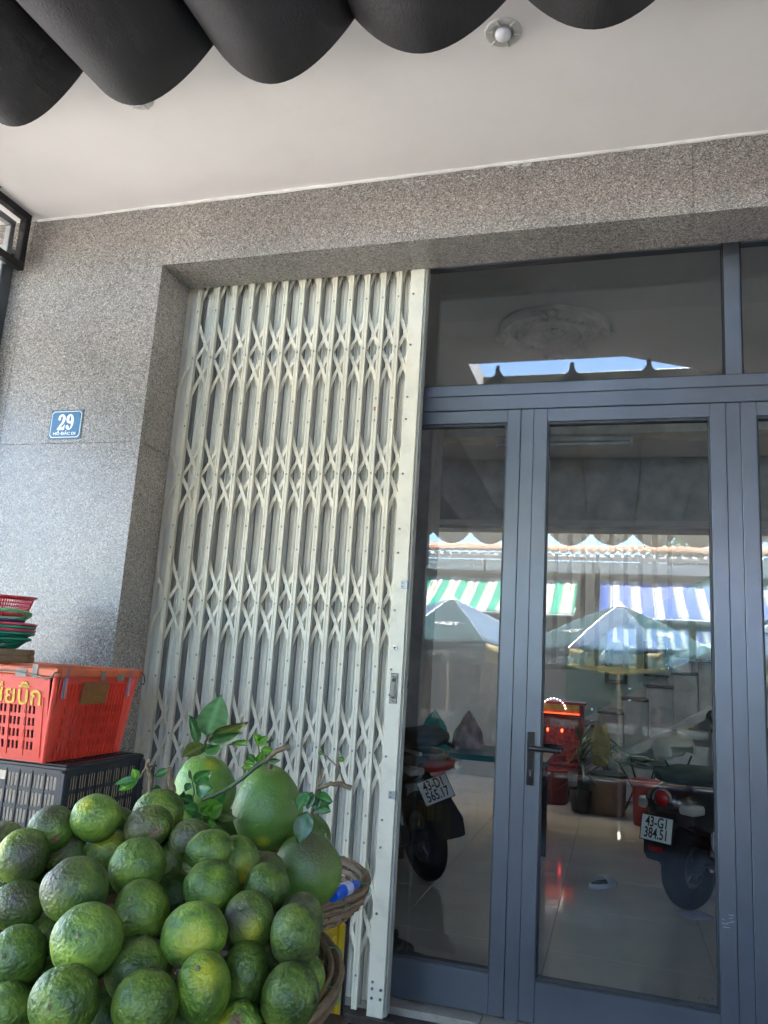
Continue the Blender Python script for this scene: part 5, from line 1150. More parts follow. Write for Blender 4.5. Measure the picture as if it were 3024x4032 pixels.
def loft(secs, name, mat_, parent, n=20):
    rs = [sec(*s_, n=n) if len(s_) == 4 else sec(s_[0], s_[1], s_[2], s_[3], n, 2.6, s_[4]) for s_ in secs]; rs = [r_[::-1] for r_ in rs]
    return MB().rings(rs).build(name, mat_, parent, True, angle=60)
def wheel(parent, y, r_, w_, name):
    o = link(name, None, parent, (0, y, r_)); t_ = w_ / 2; n = 40; rs = []
    for k in range(n):
        a = 2 * math.pi * k / n; ring = []
        for q in range(14):
            b_ = 2 * math.pi * q / 14; rad = r_ - t_ + t_ * math.cos(b_) * (0.98 if (k % 2 and abs(b_) < 0.9) else 1.0); ring.append((t_ * 0.95 * math.sin(b_), rad * math.cos(a), rad * math.sin(a)))
        rs.append(ring)
    MB().rings(rs, closed=True).build('tyre', TYRE, o, True)
    MB().lathe([(r_ - 2 * t_ - 0.012, -0.03), (r_ - 2 * t_ + 0.006, -0.03), (r_ - 2 * t_ + 0.006, 0.03), (r_ - 2 * t_ - 0.012, 0.03)], n=32, M=Matrix.Rotation(math.pi / 2, 4, 'Y'), closed=True).build('rim', ALM, o, True)
    MB().cyl((-0.06, 0, 0), (0.06, 0, 0), 0.045, n=18).build('hub', ALM, o, True)
    for k in range(5):
        a = 2 * math.pi * k / 5 + 0.3; c_, s_ = math.cos(a), math.sin(a); MB().tube([(0, 0.04 * c_, 0.04 * s_), (0, (r_ - 2 * t_) * c_, (r_ - 2 * t_) * s_)], [0.02, 0.013], 8).build('spoke', ALM, o, True)
    return o
def plate(parent, M_, l1, l2):
    o = MB().box(-0.095, 0.095, -0.07, 0.07, -0.002, 0.0, b=0.001).build('number_plate', PWHT, parent); o.matrix_local = M_
    fr = MB(); 
    for (x0, x1, y0, y1) in ((-0.099, 0.099, 0.0702, 0.074), (-0.099, 0.099, -0.074, -0.0702), (-0.099, -0.0952, -0.0701, 0.0701), (0.0952, 0.099, -0.0701, 0.0701)): fr.box(x0, x1, y0, y1, -0.004, 0.0015)
    fr.build('plate_frame', MB_, o)
    for s_, y in ((l1, 0.033), (l2, -0.031)):
        text(s_, 0.083, PBLK, o, Matrix.Translation((0, y, 0.0008)), name='plate_lettering', bold=0.0012, sx=0.66)
    return o
def scooter(name, label, loc, rz, lean, style):
    t_ = thing(name, label, 'scooter', loc, 0); t_.rotation_euler = (0, lean, rz)
    rw = 0.272 if style == 1 else 0.25
    wheel(t_, 0.0, rw, 0.12 if style == 1 else 0.135, 'rear_wheel'); wheel(t_, 1.27, rw, 0.09, 'front_wheel')
    loft([(0.02, rw, 0.07, 0.09, -0.11), (0.16, rw + 0.01, 0.1, 0.14, -0.10), (0.36, 0.27, 0.16, 0.20, -0.05), (0.55, 0.30, 0.18, 0.16, 0.0)], 'engine_case', MB_ if style == 1 else ALM, t_)
    MB().cyl((-0.175, 0.02, rw + 0.03), (-0.115, 0.02, rw + 0.03), 0.075, n=24).build('gear_cover', ALM, t_, True)
    ex = MB(); ex.tube([(0.13, 0.55, 0.18), (0.14, 0.35, 0.2), (0.15, 0.2, 0.25), (0.155, -0.16, 0.36)], [0.018, 0.03, 0.052, 0.046], 18); exo = ex.build('exhaust', MB_, t_, True)
    MB().tube([(0.205, 0.22, 0.27), (0.21, 0.0, 0.335), (0.205, -0.15, 0.385)], [0.012, 0.016, 0.012], 10).build('heat_shield', CHROME, exo, True)
    MB().tube([(-0.13, 0.0, rw), (-0.15, -0.02, 0.5), (-0.15, 0.02, 0.62)], [0.014, 0.02, 0.02], 10).build('shock_absorber', CHROME, t_, True)
    MB().tube([(0.13, 0.0, rw), (0.15, -0.02, 0.5), (0.15, 0.02, 0.62)], [0.014, 0.02, 0.02], 10).build('shock_absorber', CHROME, t_, True)
    if style == 1:
        loft([(-0.36, 0.80, 0.06, 0.05), (-0.31, 0.785, 0.16, 0.11), (-0.15, 0.74, 0.27, 0.19), (0.1, 0.69, 0.31, 0.25), (0.4, 0.62, 0.33, 0.30), (0.62, 0.55, 0.28, 0.30)], 'tail_fairing', GB_, t_)
        loft([(-0.33, 0.905, 0.10, 0.05), (-0.28, 0.905, 0.22, 0.10), (-0.1, 0.90, 0.29, 0.13), (0.2, 0.86, 0.31, 0.12), (0.5, 0.83, 0.28, 0.11), (0.64, 0.80, 0.2, 0.08)], 'seat', NVY, t_)
        loft([(-0.375, 0.755, 0.15, 0.05), (-0.345, 0.755, 0.20, 0.085), (-0.29, 0.75, 0.19, 0.09)], 'tail_light', RLENS, t_)
        for sx in (-1, 1):
            loft([(-0.33, 0.735, 0.05, 0.045, sx * 0.125), (-0.27, 0.73, 0.07, 0.06, sx * 0.145), (-0.18, 0.73, 0.04, 0.05, sx * 0.155)], 'indicator', CLENS, t_)
            MB().tube([(sx * 0.12, -0.34, 0.835), (sx * 0.15, -0.1, 0.85), (sx * 0.16, 0.1, 0.86)], 0.013, 8).build('grab_rail', STEEL, t_, True)
        loft([(-0.20, 0.72, 0.14, 0.09), (-0.26, 0.66, 0.15, 0.05), (-0.31, 0.55, 0.13, 0.04), (-0.38, 0.44, 0.20, 0.035), (-0.42, 0.36, 0.17, 0.03)], 'rear_mudguard', MB_, t_)
        loft([(-0.300, 0.705, 0.10, 0.035), (-0.288, 0.705, 0.10, 0.035)], 'reflector', RLENS, t_)
        pmx = Matrix.Translation((-0.035, -0.325, 0.615)) @ Matrix.Rotation(R(-10), 4, 'Y') @ Matrix.Rotation(R(62), 4, 'X')
        plate(t_, pmx, '43-D1', '565.17')
    else:
        loft([(-0.30, 0.64, 0.10, 0.10), (-0.27, 0.63, 0.24, 0.22), (-0.12, 0.61, 0.36, 0.30), (0.15, 0.56, 0.42, 0.36), (0.42, 0.50, 0.40, 0.36), (0.62, 0.46, 0.26, 0.30)], 'tail_fairing', GB_, t_)
        loft([(-0.24, 0.80, 0.12, 0.05), (-0.2, 0.805, 0.22, 0.09), (0.0, 0.805, 0.28, 0.12), (0.3, 0.78, 0.30, 0.12), (0.58, 0.75, 0.22, 0.09)], 'seat', NVY, t_)
        for sx in (-1, 1):
            loft([(0.02, 0.66, 0.02, 0.12, sx * 0.19), (0.2, 0.66, 0.03, 0.14, sx * 0.215), (0.45, 0.62, 0.02, 0.10, sx * 0.2)], 'red_side_panel', pmat('deep_red_fairing', (0.16, 0.008, 0.01), 0.2, coat=0.5), t_)
            MB().box(sx * 0.222 - 0.004, sx * 0.222 + 0.004, 0.02, 0.42, 0.575, 0.592, Matrix.Rotation(R(-6), 4, 'X'), b=0.002).build('trim_strip', pmat('white_trim', (0.6, 0.6, 0.6), 0.3), t_)
            loft([(-0.285, 0.63, 0.05, 0.05, sx * 0.125), (-0.25, 0.63, 0.09, 0.075, sx * 0.14), (-0.18, 0.63, 0.05, 0.06, sx * 0.17)], 'indicator', CLENS, t_)
        tlp = MB(); tlp.lathe([(0.050, 0.0), (0.048, 0.013), (0.037, 0.027), (0.018, 0.034), (0.0005, 0.036)], n=28, M=Matrix.Translation((0, -0.285, 0.675)) @ Matrix.Rotation(math.pi / 2, 4, 'X')); tlo = tlp.build('tail_light', RLENS, t_, True)
        MB().lathe([(0.051, -0.004), (0.061, 0.0), (0.058, 0.012), (0.0505, 0.014)], n=28, M=Matrix.Translation((0, -0.285, 0.675)) @ Matrix.Rotation(math.pi / 2, 4, 'X'), closed=True).build('lens_ring', CLENS, tlo, True)
        loft([(-0.24, 0.58, 0.17, 0.10), (-0.30, 0.53, 0.18, 0.05), (-0.335, 0.44, 0.18, 0.03), (-0.345, 0.36, 0.17, 0.025), (-0.34, 0.33, 0.14, 0.02)], 'rear_mudguard', MB_, t_)
        MB().box(-0.045, 0.045, -0.366, -0.36, 0.375, 0.41, b=0.003).build('reflector', RLENS, t_)
        pmx = Matrix.Translation((0.0, -0.352, 0.505)) @ Matrix.Rotation(R(80), 4, 'X')
        plate(t_, pmx, '43-G1', '384.51')
    loft([(0.55, 0.36, 0.26, 0.10), (0.85, 0.32, 0.30, 0.08), (1.02, 0.36, 0.26, 0.10)], 'footboard', MB_, t_)
    loft([(0.98, 0.40, 0.30, 0.12), (1.05, 0.62, 0.42, 0.10), (1.03, 0.80, 0.40, 0.08), (1.0, 0.93, 0.24, 0.06)], 'leg_shield', GB_, t_)
    loft([(1.02, 0.98, 0.2, 0.16), (1.1, 1.0, 0.24, 0.18), (1.16, 0.99, 0.16, 0.14)], 'head_cowl', GB_, t_)
    for sx in (-1, 1):
        MB().tube([(0, 0.98, 1.02), (sx * 0.14, 0.96, 1.04), (sx * 0.33, 0.90, 1.03)], [0.014, 0.014, 0.017], 10).build('handlebar', MB_, t_, True)
        MB().tube([(sx * 0.16, 0.97, 1.05), (sx * 0.2, 0.98, 1.10), (sx * 0.30, 0.97, 1.125)], 0.006, 7).build('mirror_stalk', MB_, t_, True)
        MB().lathe([(0.0005, 0.012), (0.05, 0.01), (0.056, 0.0), (0.05, -0.004), (0.0005, -0.004)], n=22, M=Matrix.Translation((sx * 0.345, 0.96, 1.13)) @ Matrix.Rotation(-math.pi / 2, 4, 'X')).build('mirror', pmat('mirror_face', (0.25, 0.26, 0.27), 0.05, 0.9), t_, True)
    loft([(1.05, rw * 2 - 0.02, 0.1, 0.03), (1.2, rw * 2 + 0.03, 0.13, 0.05), (1.38, rw * 2 - 0.03, 0.12, 0.04), (1.5, rw * 1.4, 0.09, 0.03)], 'front_mudguard', GB_, t_)
    MB().tube([(0, 1.27, rw), (0, 1.12, 0.62), (0, 1.04, 0.98)], [0.04, 0.03, 0.022], 12).build('fork', MB_, t_, True)
    return t_
_s = scooter('scooter', 'black scooter with navy seat and plate 43-D1 parked behind the narrow leaf', (-1.175, 5.36, 0.0), R(38), R(-9), 1); _s.scale = (1.06, 1.06, 1.04)
_s = scooter('scooter', 'black and red scooter with round tail lamp and plate 43-G1', (0.46, 5.55, 0.0), R(-34), R(0), 2); _s.scale = (1.08, 1.08, 1.0)
# helmet resting on the seat of the second scooter
hm = thing('helmet', 'cream open face helmet resting on the scooter seat', 'helmet', (0.37, 5.50, 0.955)); hm.rotation_euler = (R(8), 0, R(-50))
HC = pmat('cream_helmet', (0.62, 0.56, 0.44), 0.2, 0, 0.05, 10, coat=0.6)
V_, F_ = ico(); hv, idx, hf = [], {}, []
keep = [f for f in F_ if all((V_[i].z > -0.30 - (0.25 if V_[i].x < -0.2 else 0) + (0.45 if V_[i].x > 0.62 else 0)) for i in f)]
for f in keep:
    ff = []
    for i in f:
        if i not in idx: idx[i] = len(hv); hv.append(V_[i] * 0.125)
        ff.append(idx[i])
    hf.append(tuple(ff))
sh = MB().add([(p.x * 1.12, p.y, p.z) for p in hv], hf).build('shell', HC, hm, True); md = sh.modifiers.new('t', 'SOLIDIFY'); md.thickness = 0.012; md.offset = -1
MB().tube([(0.03, -0.11, -0.05), (0.02, -0.06, -0.13), (0.02, 0.0, -0.15), (0.02, 0.06, -0.13), (0.03, 0.11, -0.05)], 0.006, 6).build('chin_strap', MB_, hm, True)
# ================================================================ the street behind the viewer (seen in the glass)
def ground_mat():
    m, t, b = new_mat('asphalt'); g = t.nodes.new('ShaderNodeNewGeometry')
    n1 = N(t, 'ShaderNodeTexNoise', Scale=0.8, Detail=8.0, Roughness=0.7); t.links.new(g.outputs['Position'], n1.inputs['Vector'])
    t.links.new(ramp(t, n1.outputs[0], [(0.3, (0.39, 0.375, 0.35)), (0.7, (0.47, 0.455, 0.43))]).outputs[0], b.inputs['Base Color']); b.inputs['Roughness'].default_value = 0.85
    n2 = N(t, 'ShaderNodeTexNoise', Scale=90.0, Detail=3.0); t.links.new(g.outputs['Position'], n2.inputs['Vector']); bp = N(t, 'ShaderNodeBump', Strength=0.3, Distance=0.01); t.links.new(n2.outputs[0], bp.inputs['Height']); t.links.new(bp.outputs[0], b.inputs['Normal'])
    return m
tag(MB().add([(-300, -300, -0.29), (300, -300, -0.29), (300, 60, -0.29), (-300, 60, -0.29)], [(0, 1, 2, 3)]).build('ground', ground_mat()), kind='structure')
def paving_mat():
    m, t, b = new_mat('grey_paving'); g = t.nodes.new('ShaderNodeNewGeometry')
    br_ = N(t, 'ShaderNodeTexBrick', Scale=1.0); br_.inputs['Brick Width'].default_value = 0.3; br_.inputs['Row Height'].default_value = 0.3; br_.inputs['Mortar Size'].default_value = 0.006
    br_.inputs['Color1'].default_value = (0.075, 0.070, 0.064, 1); br_.inputs['Color2'].default_value = (0.105, 0.098, 0.09, 1); br_.inputs['Mortar'].default_value = (0.04, 0.037, 0.035, 1)
    t.links.new(g.outputs['Position'], br_.inputs['Vector']); n1 = N(t, 'ShaderNodeTexNoise', Scale=5.0, Detail=8.0); t.links.new(g.outputs['Position'], n1.inputs['Vector'])
    o1 = mixc(t, 0.6, br_.outputs[0], ramp(t, n1.outputs[0], [(0.3, (0.5, 0.5, 0.5)), (0.7, (1.1, 1.1, 1.1))]).outputs[0], 'MULTIPLY'); t.links.new(o1, b.inputs['Base Color']); b.inputs['Roughness'].default_value = 0.7
    return m
PAV = paving_mat()
tag(MB().box(-30, 30, -1.1, 3.118, -0.288, PAVE_Z, b=0.01).build('pavement', PAV), kind='structure')
tag(MB().box(-30, 30, -30, -6.4, -0.288, -0.15, b=0.01).build('far_pavement', PAV), kind='structure')
# market hall across the street
mh = thing('market_hall', 'low market hall with rusty corrugated roof across the street', 'building', (0, -7.0, 0))
def rust_mat():
    m, t, b = new_mat('rusty_roof_sheet'); co = coords(t, 'Object', (1, 0.35, 1)); oi = t.nodes.new('ShaderNodeObjectInfo')
    n1 = N(t, 'ShaderNodeTexNoise', Scale=1.6, Detail=9.0, Roughness=0.7); t.links.new(co, n1.inputs['Vector'])
    t.links.new(ramp(t, n1.outputs[0], [(0.35, (0.42, 0.32, 0.26)), (0.52, (0.38, 0.19, 0.10)), (0.7, (0.26, 0.085, 0.035))]).outputs[0], b.inputs['Base Color']); b.inputs['Roughness'].default_value = 0.8
    return m
RUST = rust_mat(); WSH = pmat('white_eave_sheet', (0.50, 0.47, 0.44), 0.5, 0.0, 0.08, 3, dirt=0.3, dirtcol=(0.45, 0.3, 0.2)); FAS = pmat('pale_blue_panel', (0.50, 0.57, 0.62), 0.4, 0, 0.06, 2)
def corr(x0, x1, pitch, amp, ya, za, yb, zb, name, mat_, sub=8):
    n = int((x1 - x0) / pitch * sub)
    mb = MB().grid(lambda u, v: (x0 + (x1 - x0) * u, ya + (yb - ya) * v, za + (zb - za) * v + amp * math.sin(2 * math.pi * (x0 + (x1 - x0) * u) / pitch)), n, 1)
    o = mb.build(name, mat_, mh, True); md = o.modifiers.new('t', 'SOLIDIFY'); md.thickness = 0.004; return o
for k in range(14):
    x0 = -10.5 + k * 1.5
    corr(x0, x0 + 1.53, 0.17, 0.028, 0.0, 3.52 + 0.01 * (k % 2), -4.4, 4.34 + 0.01 * (k % 2), 'roof_sheet', RUST)
    corr(x0, x0 + 1.5, 0.09, 0.008, 0.05, 3.36, 0.0, 3.485, 'eave_sheet', WSH, 6)
for k in range(11):
    x0 = -10.0 + k * 1.92 + 0.05
    MB().box(x0, x0 + 1.88, -0.03, 0.0, 3.15, 3.35, b=0.004).build('fascia_panel', FAS, mh); MB().box(x0 + 1.881, x0 + 1.919, -0.03, 0.008, 3.13, 3.355).build('fascia_post', BLACKM, mh)
MB().box(-10.5, 10.5, -0.06, 0.02, 3.10, 3.145).build('gutter', pmat('dark_gutter', (0.06, 0.07, 0.07), 0.6), mh)
MB().box(-10.5, 10.5, -2.2, -2.0, -0.15, 3.5).build('wall', pmat('dim_stall_wall', (0.10, 0.10, 0.095), 0.8, 0, 0.4, 3), mh)
for k in range(8): MB().box(-10.2 + k * 2.9, -10.05 + k * 2.9, -0.2, -0.05, -0.15, 3.0995).build('post', STEEL, mh)
# striped awnings
def stripe_mat(name, bands):
    m, t, b = new_mat(name); co = coords(t, 'Object'); sx = t.nodes.new('ShaderNodeSeparateXYZ'); t.links.new(co, sx.inputs[0])
    mu = t.nodes.new('ShaderNodeMath'); mu.operation = 'MULTIPLY'; mu.inputs[1].default_value = 1 / 0.335; t.links.new(sx.outputs[0], mu.inputs[0]); fr = t.nodes.new('ShaderNodeMath'); fr.operation = 'FRACT'; t.links.new(mu.outputs[0], fr.inputs[0])
    r_ = ramp(t, fr.outputs[0], bands); r_.color_ramp.interpolation = 'CONSTANT'; b.inputs['Specular IOR Level'].default_value = 0.1; t.links.new(r_.outputs[0], b.inputs['Base Color']); b.inputs['Roughness'].default_value = 0.6
    tr_ = t.nodes.new('ShaderNodeBsdfTranslucent'); t.links.new(r_.outputs[0], tr_.inputs[0]); mx = t.nodes.new('ShaderNodeMixShader'); mx.inputs[0].default_value = 0.25; t.links.new(b.outputs[0], mx.inputs[1]); t.links.new(tr_.outputs[0], mx.inputs[2]); t.links.new(mx.outputs[0], t.nodes['Material Output'].inputs[0])
    return m
Wt, Cr, Gr, Bl, Gy = (0.75, 0.74, 0.70), (0.70, 0.62, 0.42), (0.02, 0.42, 0.28), (0.09, 0.17, 0.55), (0.22, 0.23, 0.22)
GS = stripe_mat('green_stripe_canvas', [(0, Gr), (0.42, Cr), (0.48, Gy), (0.52, Wt), (0.70, Cr), (0.78, Gy), (0.82, Wt), (0.93, Cr)]); BS_ = stripe_mat('blue_stripe_canvas', [(0, Bl), (0.52, Gy), (0.60, (0.55, 0.6, 0.7)), (0.66, Bl), (0.70, Wt), (0.88, (0.5, 0.5, 0.5)), (0.93, Wt)])
def striped(name, label, x0, x1, mat_):
    o = thing(name, label, 'awning', ((x0 + x1) / 2, -6.85, 2.2)); h = (x1 - x0) / 2
    p = MB().grid(lambda u, v: (-h + 2 * h * u, 1.45 * v, 0.80 - 0.72 * v - 0.06 * math.sin(math.pi * v) + 0.01 * math.sin(40 * u)), 40, 8).build('canvas', mat_, o, True); md = p.modifiers.new('t', 'SOLIDIFY'); md.thickness = 0.003
    MB().tube([(-h, 1.45, 0.07), (h, 1.45, 0.07)], 0.02, 8).build('front_bar', STEEL, o, True)
    for sx in (-1, 1): MB().tube([(sx * (h - 0.02), 0.0, 0.35), (sx * (h - 0.02), 1.43, 0.06)], 0.018, 8).build('arm', STEEL, o, True)
striped('striped_awning', 'green and cream striped canvas awning reflected above the first parasol', -7.4, -0.62, GS); striped('striped_awning', 'blue and white striped canvas awning reflected in the middle leaf', -0.24, 6.4, BS_)
# parasols
UG = pmat('dark_green_parasol', (0.05, 0.09, 0.10), 0.6, 0, 0.2, 3, bump=0.1, bscale=15, spec=0.0); UY = pmat('yellow_valance', (0.46, 0.36, 0.14), 0.6); UB = pmat('blue_lit_parasol', (0.12, 0.175, 0.25), 0.6, 0, 0.2, 3, spec=0.0)  # blue-grey panels paint bluish light onto the dark green canopy
WT = pmat('print_white', (0.72, 0.72, 0.7), 0.6); DT = pmat('print_dark', (0.02, 0.05, 0.04), 0.6)
def parasol(x, y, label, words_, rz=0.0, R_=1.5, zt=2.40, drop=0.68):
    o = thing('parasol', label, 'parasol', (x, y, -0.15)); zt += 0.15
    MB().cyl((0, 0, 0), (0, 0, zt + 0.02), 0.019, n=12).build('pole', pmat('bleached_pole', (0.6, 0.5, 0.36), 0.6), o, True)
    MB().lathe([(0.0005, zt + 0.07), (0.025, zt + 0.06), (0.06, zt + 0.015), (0.11, zt - 0.02)], n=16).build('finial', WT, o, True)
    MB().lathe([(0.0005, 0.0), (0.24, 0.0), (0.22, 0.09), (0.03, 0.11), (0.0005, 0.11)], n=20).build('base', pmat('concrete_base', (0.3, 0.3, 0.29), 0.8), o, True)
    for k in range(8):
        a0, a1 = rz + k * math.pi / 4, rz + (k + 1) * math.pi / 4
        def gf(u, v):
            r_ = 0.02 + (R_ - 0.02) * v; p = Vector((math.cos(a0), math.sin(a0))).lerp(Vector((math.cos(a1), math.sin(a1))), u); sag = 0.05 * math.sin(math.pi * u) * math.sin(math.pi * min(1, v * 0.6)); return (p.x * r_, p.y * r_, zt - drop * (v ** 1.15) - sag)
        c_ = UG if k % 2 == 0 else UB
        g = MB().grid(gf, 6, 8).build('canopy_panel', c_, o, True); md = g.modifiers.new('t', 'SOLIDIFY'); md.thickness = 0.002
        vm = UG if k % 2 == 0 else UY
        def vf(u, v):
            p = gf(u, 1); return (p[0] * (1 + 0.01 * v), p[1] * (1 + 0.01 * v), p[2] - 0.24 * v)
        vo = MB().grid(vf, 6, 2).build('valance', vm, o, True); md = vo.modifiers.new('t', 'SOLIDIFY'); md.thickness = 0.002
        MB().tube([gf(0, v / 8) for v in range(9)], 0.006, 6).build('rib', STEEL, o, True)
        am = (a0 + a1) / 2; nd_ = Vector((math.cos(am), math.sin(am), 0)); tx = Vector((-math.sin(am), math.cos(am), 0)); mid = Vector(vf(0.5, 0.5))
        if nd_.y > 0.25:
            text(words_[k % 2], 0.115, WT if k % 2 == 0 else DT, vo, face_to(mid + nd_ * 0.012, tx, (0, 0, 1)), name='valance_lettering', sx=0.95)
            if k % 2 == 0:
                c1_ = Vector(gf(0.5, 0.62)); c2_ = Vector(gf(0.5, 0.5)); up_ = (c2_ - c1_).normalized(); nn = tx.cross(up_)
                text('TEA+', 0.16, WT, g, face_to(c1_ + nn * 0.02, tx, up_), name='panel_lettering')
W1 = ('TRÀ Ô LONG TEA+', 'Ô LONG CHANH TEA+')
parasol(-2.40, -4.65, 'dark green tea parasol with white lettering reflected in the narrow leaf', W1, R(60)); parasol(0.06, -4.75, 'dark green tea parasol with yellow valance reflected in the middle leaf', W1, R(25)); parasol(2.35, -4.4, 'tea parasol at the reflected edge of the middle leaf', W1, R(48)); parasol(-4.9, -4.7, 'tea parasol farthest along the reflected street', W1, R(30))
# stalls under the parasols
rr = random.Random(11)
def stall(x, y, label, w_, cl):
    o = thing('market_stall', label, 'stall', (x, y, -0.15))
    MB().box(-w_ / 2, w_ / 2, -0.4, 0.4, 0.68, 0.72, b=0.004).build('table_top', WOOD, o)
    for sx in (-1, 1):
        for sy in (-1, 1): MB().box(sx * (w_ / 2 - 0.05) - 0.02, sx * (w_ / 2 - 0.05) + 0.02, sy * 0.35 - 0.02, sy * 0.35 + 0.02, 0, 0.6795).build('leg', STEEL, o)
    p = MB().grid(lambda u, v: (-w_ / 2 + w_ * u, 0.402 + 0.012 * math.sin(u * 30), 0.70 - 0.62 * v), 30, 1).build('cloth_skirt', cl, o, True); md = p.modifiers.new('t', 'SOLIDIFY'); md.thickness = 0.003
GOODS = [((0.55, 0.10, 0.03), 'mandarin'), ((0.5, 0.35, 0.03), 'mango'), ((0.08, 0.22, 0.03), 'lime'), ((0.45, 0.02, 0.03), 'chilli')]
k_ = 0
for x, y, w_, c, lab in ((-3.0, -5.3, 1.5, (0.05, 0.07, 0.10), 'stall with dark cloth beneath the parasol by the narrow leaf'), (-1.2, -5.6, 1.4, (0.30, 0.03, 0.04), 'stall with red cloth between two parasols'), (0.6, -5.4, 1.6, (0.06, 0.10, 0.08), 'stall with dark green cloth beneath the middle parasol'), (2.4, -5.2, 1.5, (0.35, 0.30, 0.2), 'stall with tan cloth beneath the edge parasol')):
    stall(x, y, lab, w_, pmat('skirt_%d' % k_, c, 0.8)); k_ += 1
    for q in range(3):
        gc, gn = GOODS[(k_ + q) % 4]; xx = x - w_ / 2 + 0.28 + q * w_ / 3.2
        b_ = thing('produce_box', '%s box number-free, %s of the row on the %s' % (gn, ('first', 'second', 'third')[q], lab.split(' beneath')[0].split(' between')[0]), 'box', (xx, y, 0.575))
        b_['label'] = 'box of %s produce, %s along the %s' % ({'mandarin': 'orange', 'mango': 'yellow', 'lime': 'green', 'chilli': 'red'}[gn], ('first', 'second', 'third')[q], lab.split(' beneath')[0].split(' between')[0])
        b_['group'] = 'produce boxes on the stalls'
        cm = pmat('foam_box', (0.65, 0.65, 0.63), 0.7)
        for (a, b2, c2, d2_) in ((-0.2, 0.2, -0.15, -0.135), (-0.2, 0.2, 0.135, 0.15), (-0.2, -0.185, -0.1345, 0.1345), (0.185, 0.2, -0.1345, 0.1345)): MB().box(a, b2, c2, d2_, 0.0, 0.13, b=0.003).build('box_side', cm, b_)
        MB().box(-0.19, 0.19, -0.14, 0.14, 0.0, 0.01).build('box_base', cm, b_)
        pr = MB()
        for n_ in range(40):
            px_, py_ = rr.uniform(-0.16, 0.16), rr.uniform(-0.11, 0.11); pr.lathe([(0.0004, -0.03), (0.024, -0.015), (0.032, 0.005), (0.02, 0.026), (0.0004, 0.032)], (px_, py_, 0.11 + 0.06 * (1 - (px_ / 0.17) ** 2) * rr.random()), 7)
        tag(pr.build('produce', pmat('produce_%s' % gn, gc, 0.4, rnd=0.1), b_, True), kind='stuff')
# stacks of dark crates added at the kerb to hide the sunlit ground from the glass
DK = [pmat('crate_green_black', (0.015, 0.022, 0.018), 0.5), pmat('crate_maroon', (0.09, 0.012, 0.014), 0.5), pmat('crate_navy', (0.012, 0.016, 0.03), 0.5)]
proto = {}
pos_words = ('first', 'second', 'third', 'fourth', 'fifth', 'sixth', 'seventh')
for k in range(7):
    x = -1.9 + k * 0.66; tall = (0.30, 0.27, 0.31, 0.28, 0.3, 0.26, 0.3)[k]
    for lv_ in range(2):
        o = slot_crate('screening_crate', '%s %s crate of the added kerb row hiding sunlit ground in the doors' % ('lower' if lv_ == 0 else 'upper', pos_words[k]), x, x + 0.6, -1.56 + 0.02 * lv_, -1.16, -0.288 + lv_ * 0.335, -0.288 + lv_ * 0.335 + 0.315, DK[(k + lv_) % 3], DK[0]); o['group'] = 'added crates stacked along the kerb'
# hanging cloths and a dark display board between the poles
def hung(x, y, z, w_, h_, mat_, name, label, cat):
    o = thing(name, label, cat, (x, y, z)); p = MB().grid(lambda u, v: (-w_ / 2 + w_ * u * (1 - 0.05 * v), 0.02 * math.sin(u * 14 + v), -h_ * v), 24, 8).build('cloth', mat_, o, True); md = p.modifiers.new('t', 'SOLIDIFY'); md.thickness = 0.003
    MB().tube([(-w_ / 2, 0, 0.005), (w_ / 2, 0, 0.005)], 0.006, 6).build('hanging_rod', STEEL, o, True)
    MB().tube([(0, 0, 0.005), (0, 0, 0.4)], 0.003, 5).build('hanging_cord', STEEL, o, True)
def check_mat():
    m, t, b = new_mat('gingham_cloth'); co = coords(t, 'Object'); ch = N(t, 'ShaderNodeTexChecker', Scale=26.0); ch.inputs['Color1'].default_value = (0.5, 0.46, 0.42, 1); ch.inputs['Color2'].default_value = (0.06, 0.055, 0.06, 1); t.links.new(co, ch.inputs['Vector']); t.links.new(ch.outputs[0], b.inputs['Base Color']); b.inputs['Roughness'].default_value = 0.9; return m
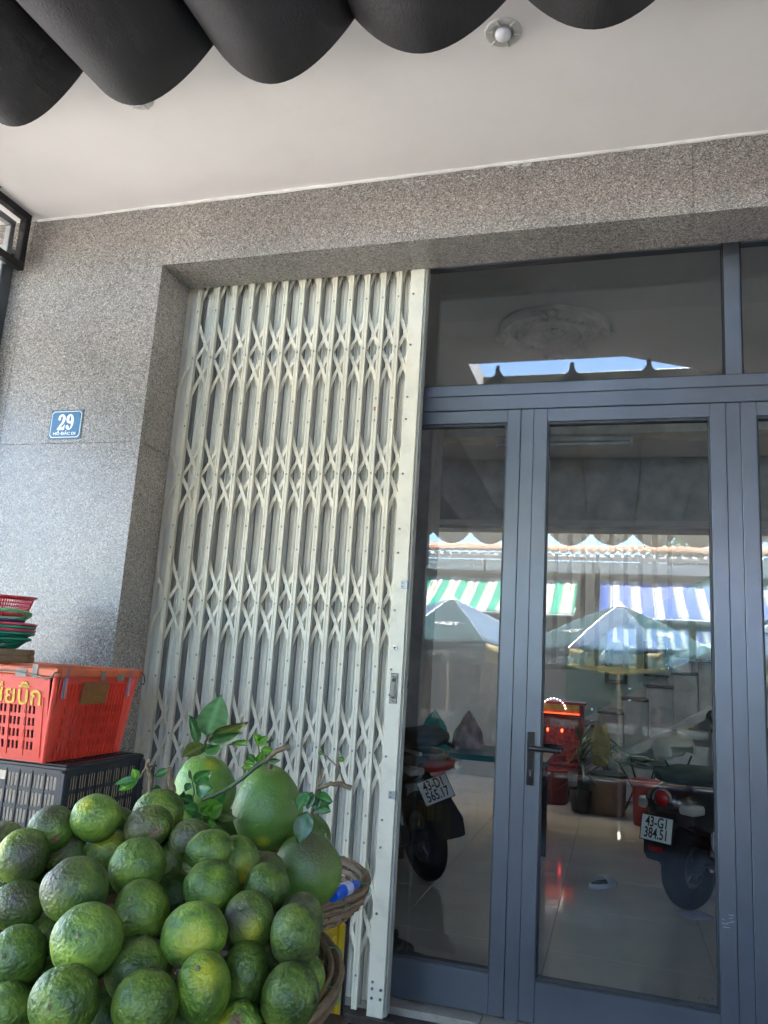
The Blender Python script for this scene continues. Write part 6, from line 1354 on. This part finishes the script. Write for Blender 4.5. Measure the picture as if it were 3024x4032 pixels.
hung(-1.72, -4.9, 1.42, 0.46, 0.95, check_mat(), 'hanging_cloth', 'gingham cloth hanging in the reflected market', 'cloth'); hung(-2.75, -5.0, 1.35, 0.42, 0.62, pmat('black_tarp', (0.015, 0.017, 0.02), 0.4), 'hanging_tarp', 'black tarp sheet hanging under the reflected parasol', 'tarp')
hung(1.0, -5.7, 1.7, 1.3, 1.3, pmat('dim_tarp', (0.03, 0.04, 0.045), 0.5), 'hanging_tarp', 'dim green tarp hanging behind the middle parasol', 'tarp')
# tree beyond the hall
tr_ = thing('street_tree', 'leafy tree rising behind the market hall roof', 'tree', (2.6, -18.0, -0.29))
MB().tube([(0, 0, 0), (0.1, 0, 1.8), (0.0, 0.1, 3.6), (0.2, 0, 5.2)], [0.2, 0.16, 0.12, 0.05], 10).build('trunk', TWIG, tr_, True)
for k in range(5):
    a = k * 1.26; MB().tube([(0.05, 0, 3.2 + 0.3 * k), (0.8 * math.cos(a), 0.8 * math.sin(a), 4.4 + 0.2 * k), (1.5 * math.cos(a), 1.5 * math.sin(a), 5.0 + 0.25 * k)], [0.07, 0.045, 0.015], 7).build('limb', TWIG, tr_, True)
lf = MB(); rr = random.Random(5)
cl = [(rr.uniform(-1.6, 1.6), rr.uniform(-1.6, 1.6), rr.uniform(3.8, 6.4), rr.uniform(0.35, 0.7)) for _ in range(34)]
for (x, y, z, s_) in cl:
    for _ in range(170):
        v = Vector((rr.gauss(0, 1), rr.gauss(0, 1), rr.gauss(0, 0.8))).normalized() * s_ * rr.random() ** 0.4; p = Vector((x, y, z)) + v
        a_ = Vector((rr.gauss(0, 1), rr.gauss(0, 1), rr.gauss(0, 1))).normalized(); b_ = a_.orthogonal().normalized(); l = rr.uniform(0.05, 0.1)
        lf.add([p - a_ * l, p + b_ * l * 0.45, p + a_ * l, p - b_ * l * 0.45], [(0, 1, 2, 3)])
lf.build('crown', LM[4], tr_)
# overhead cables
for k, (z, lab) in enumerate(((4.9, 'sagging black cable strung above the reflected roof'), (5.25, 'higher black cable strung above the reflected roof'))):
    o = MB().tube([(-14 + i * 2, -9.0, z - 0.5 * (1 - ((i - 7) / 7) ** 2)) for i in range(15)], 0.012, 6).build('overhead_cable', BLACKM, None, True); tag(o, lab, 'cable', 'cables over the street')
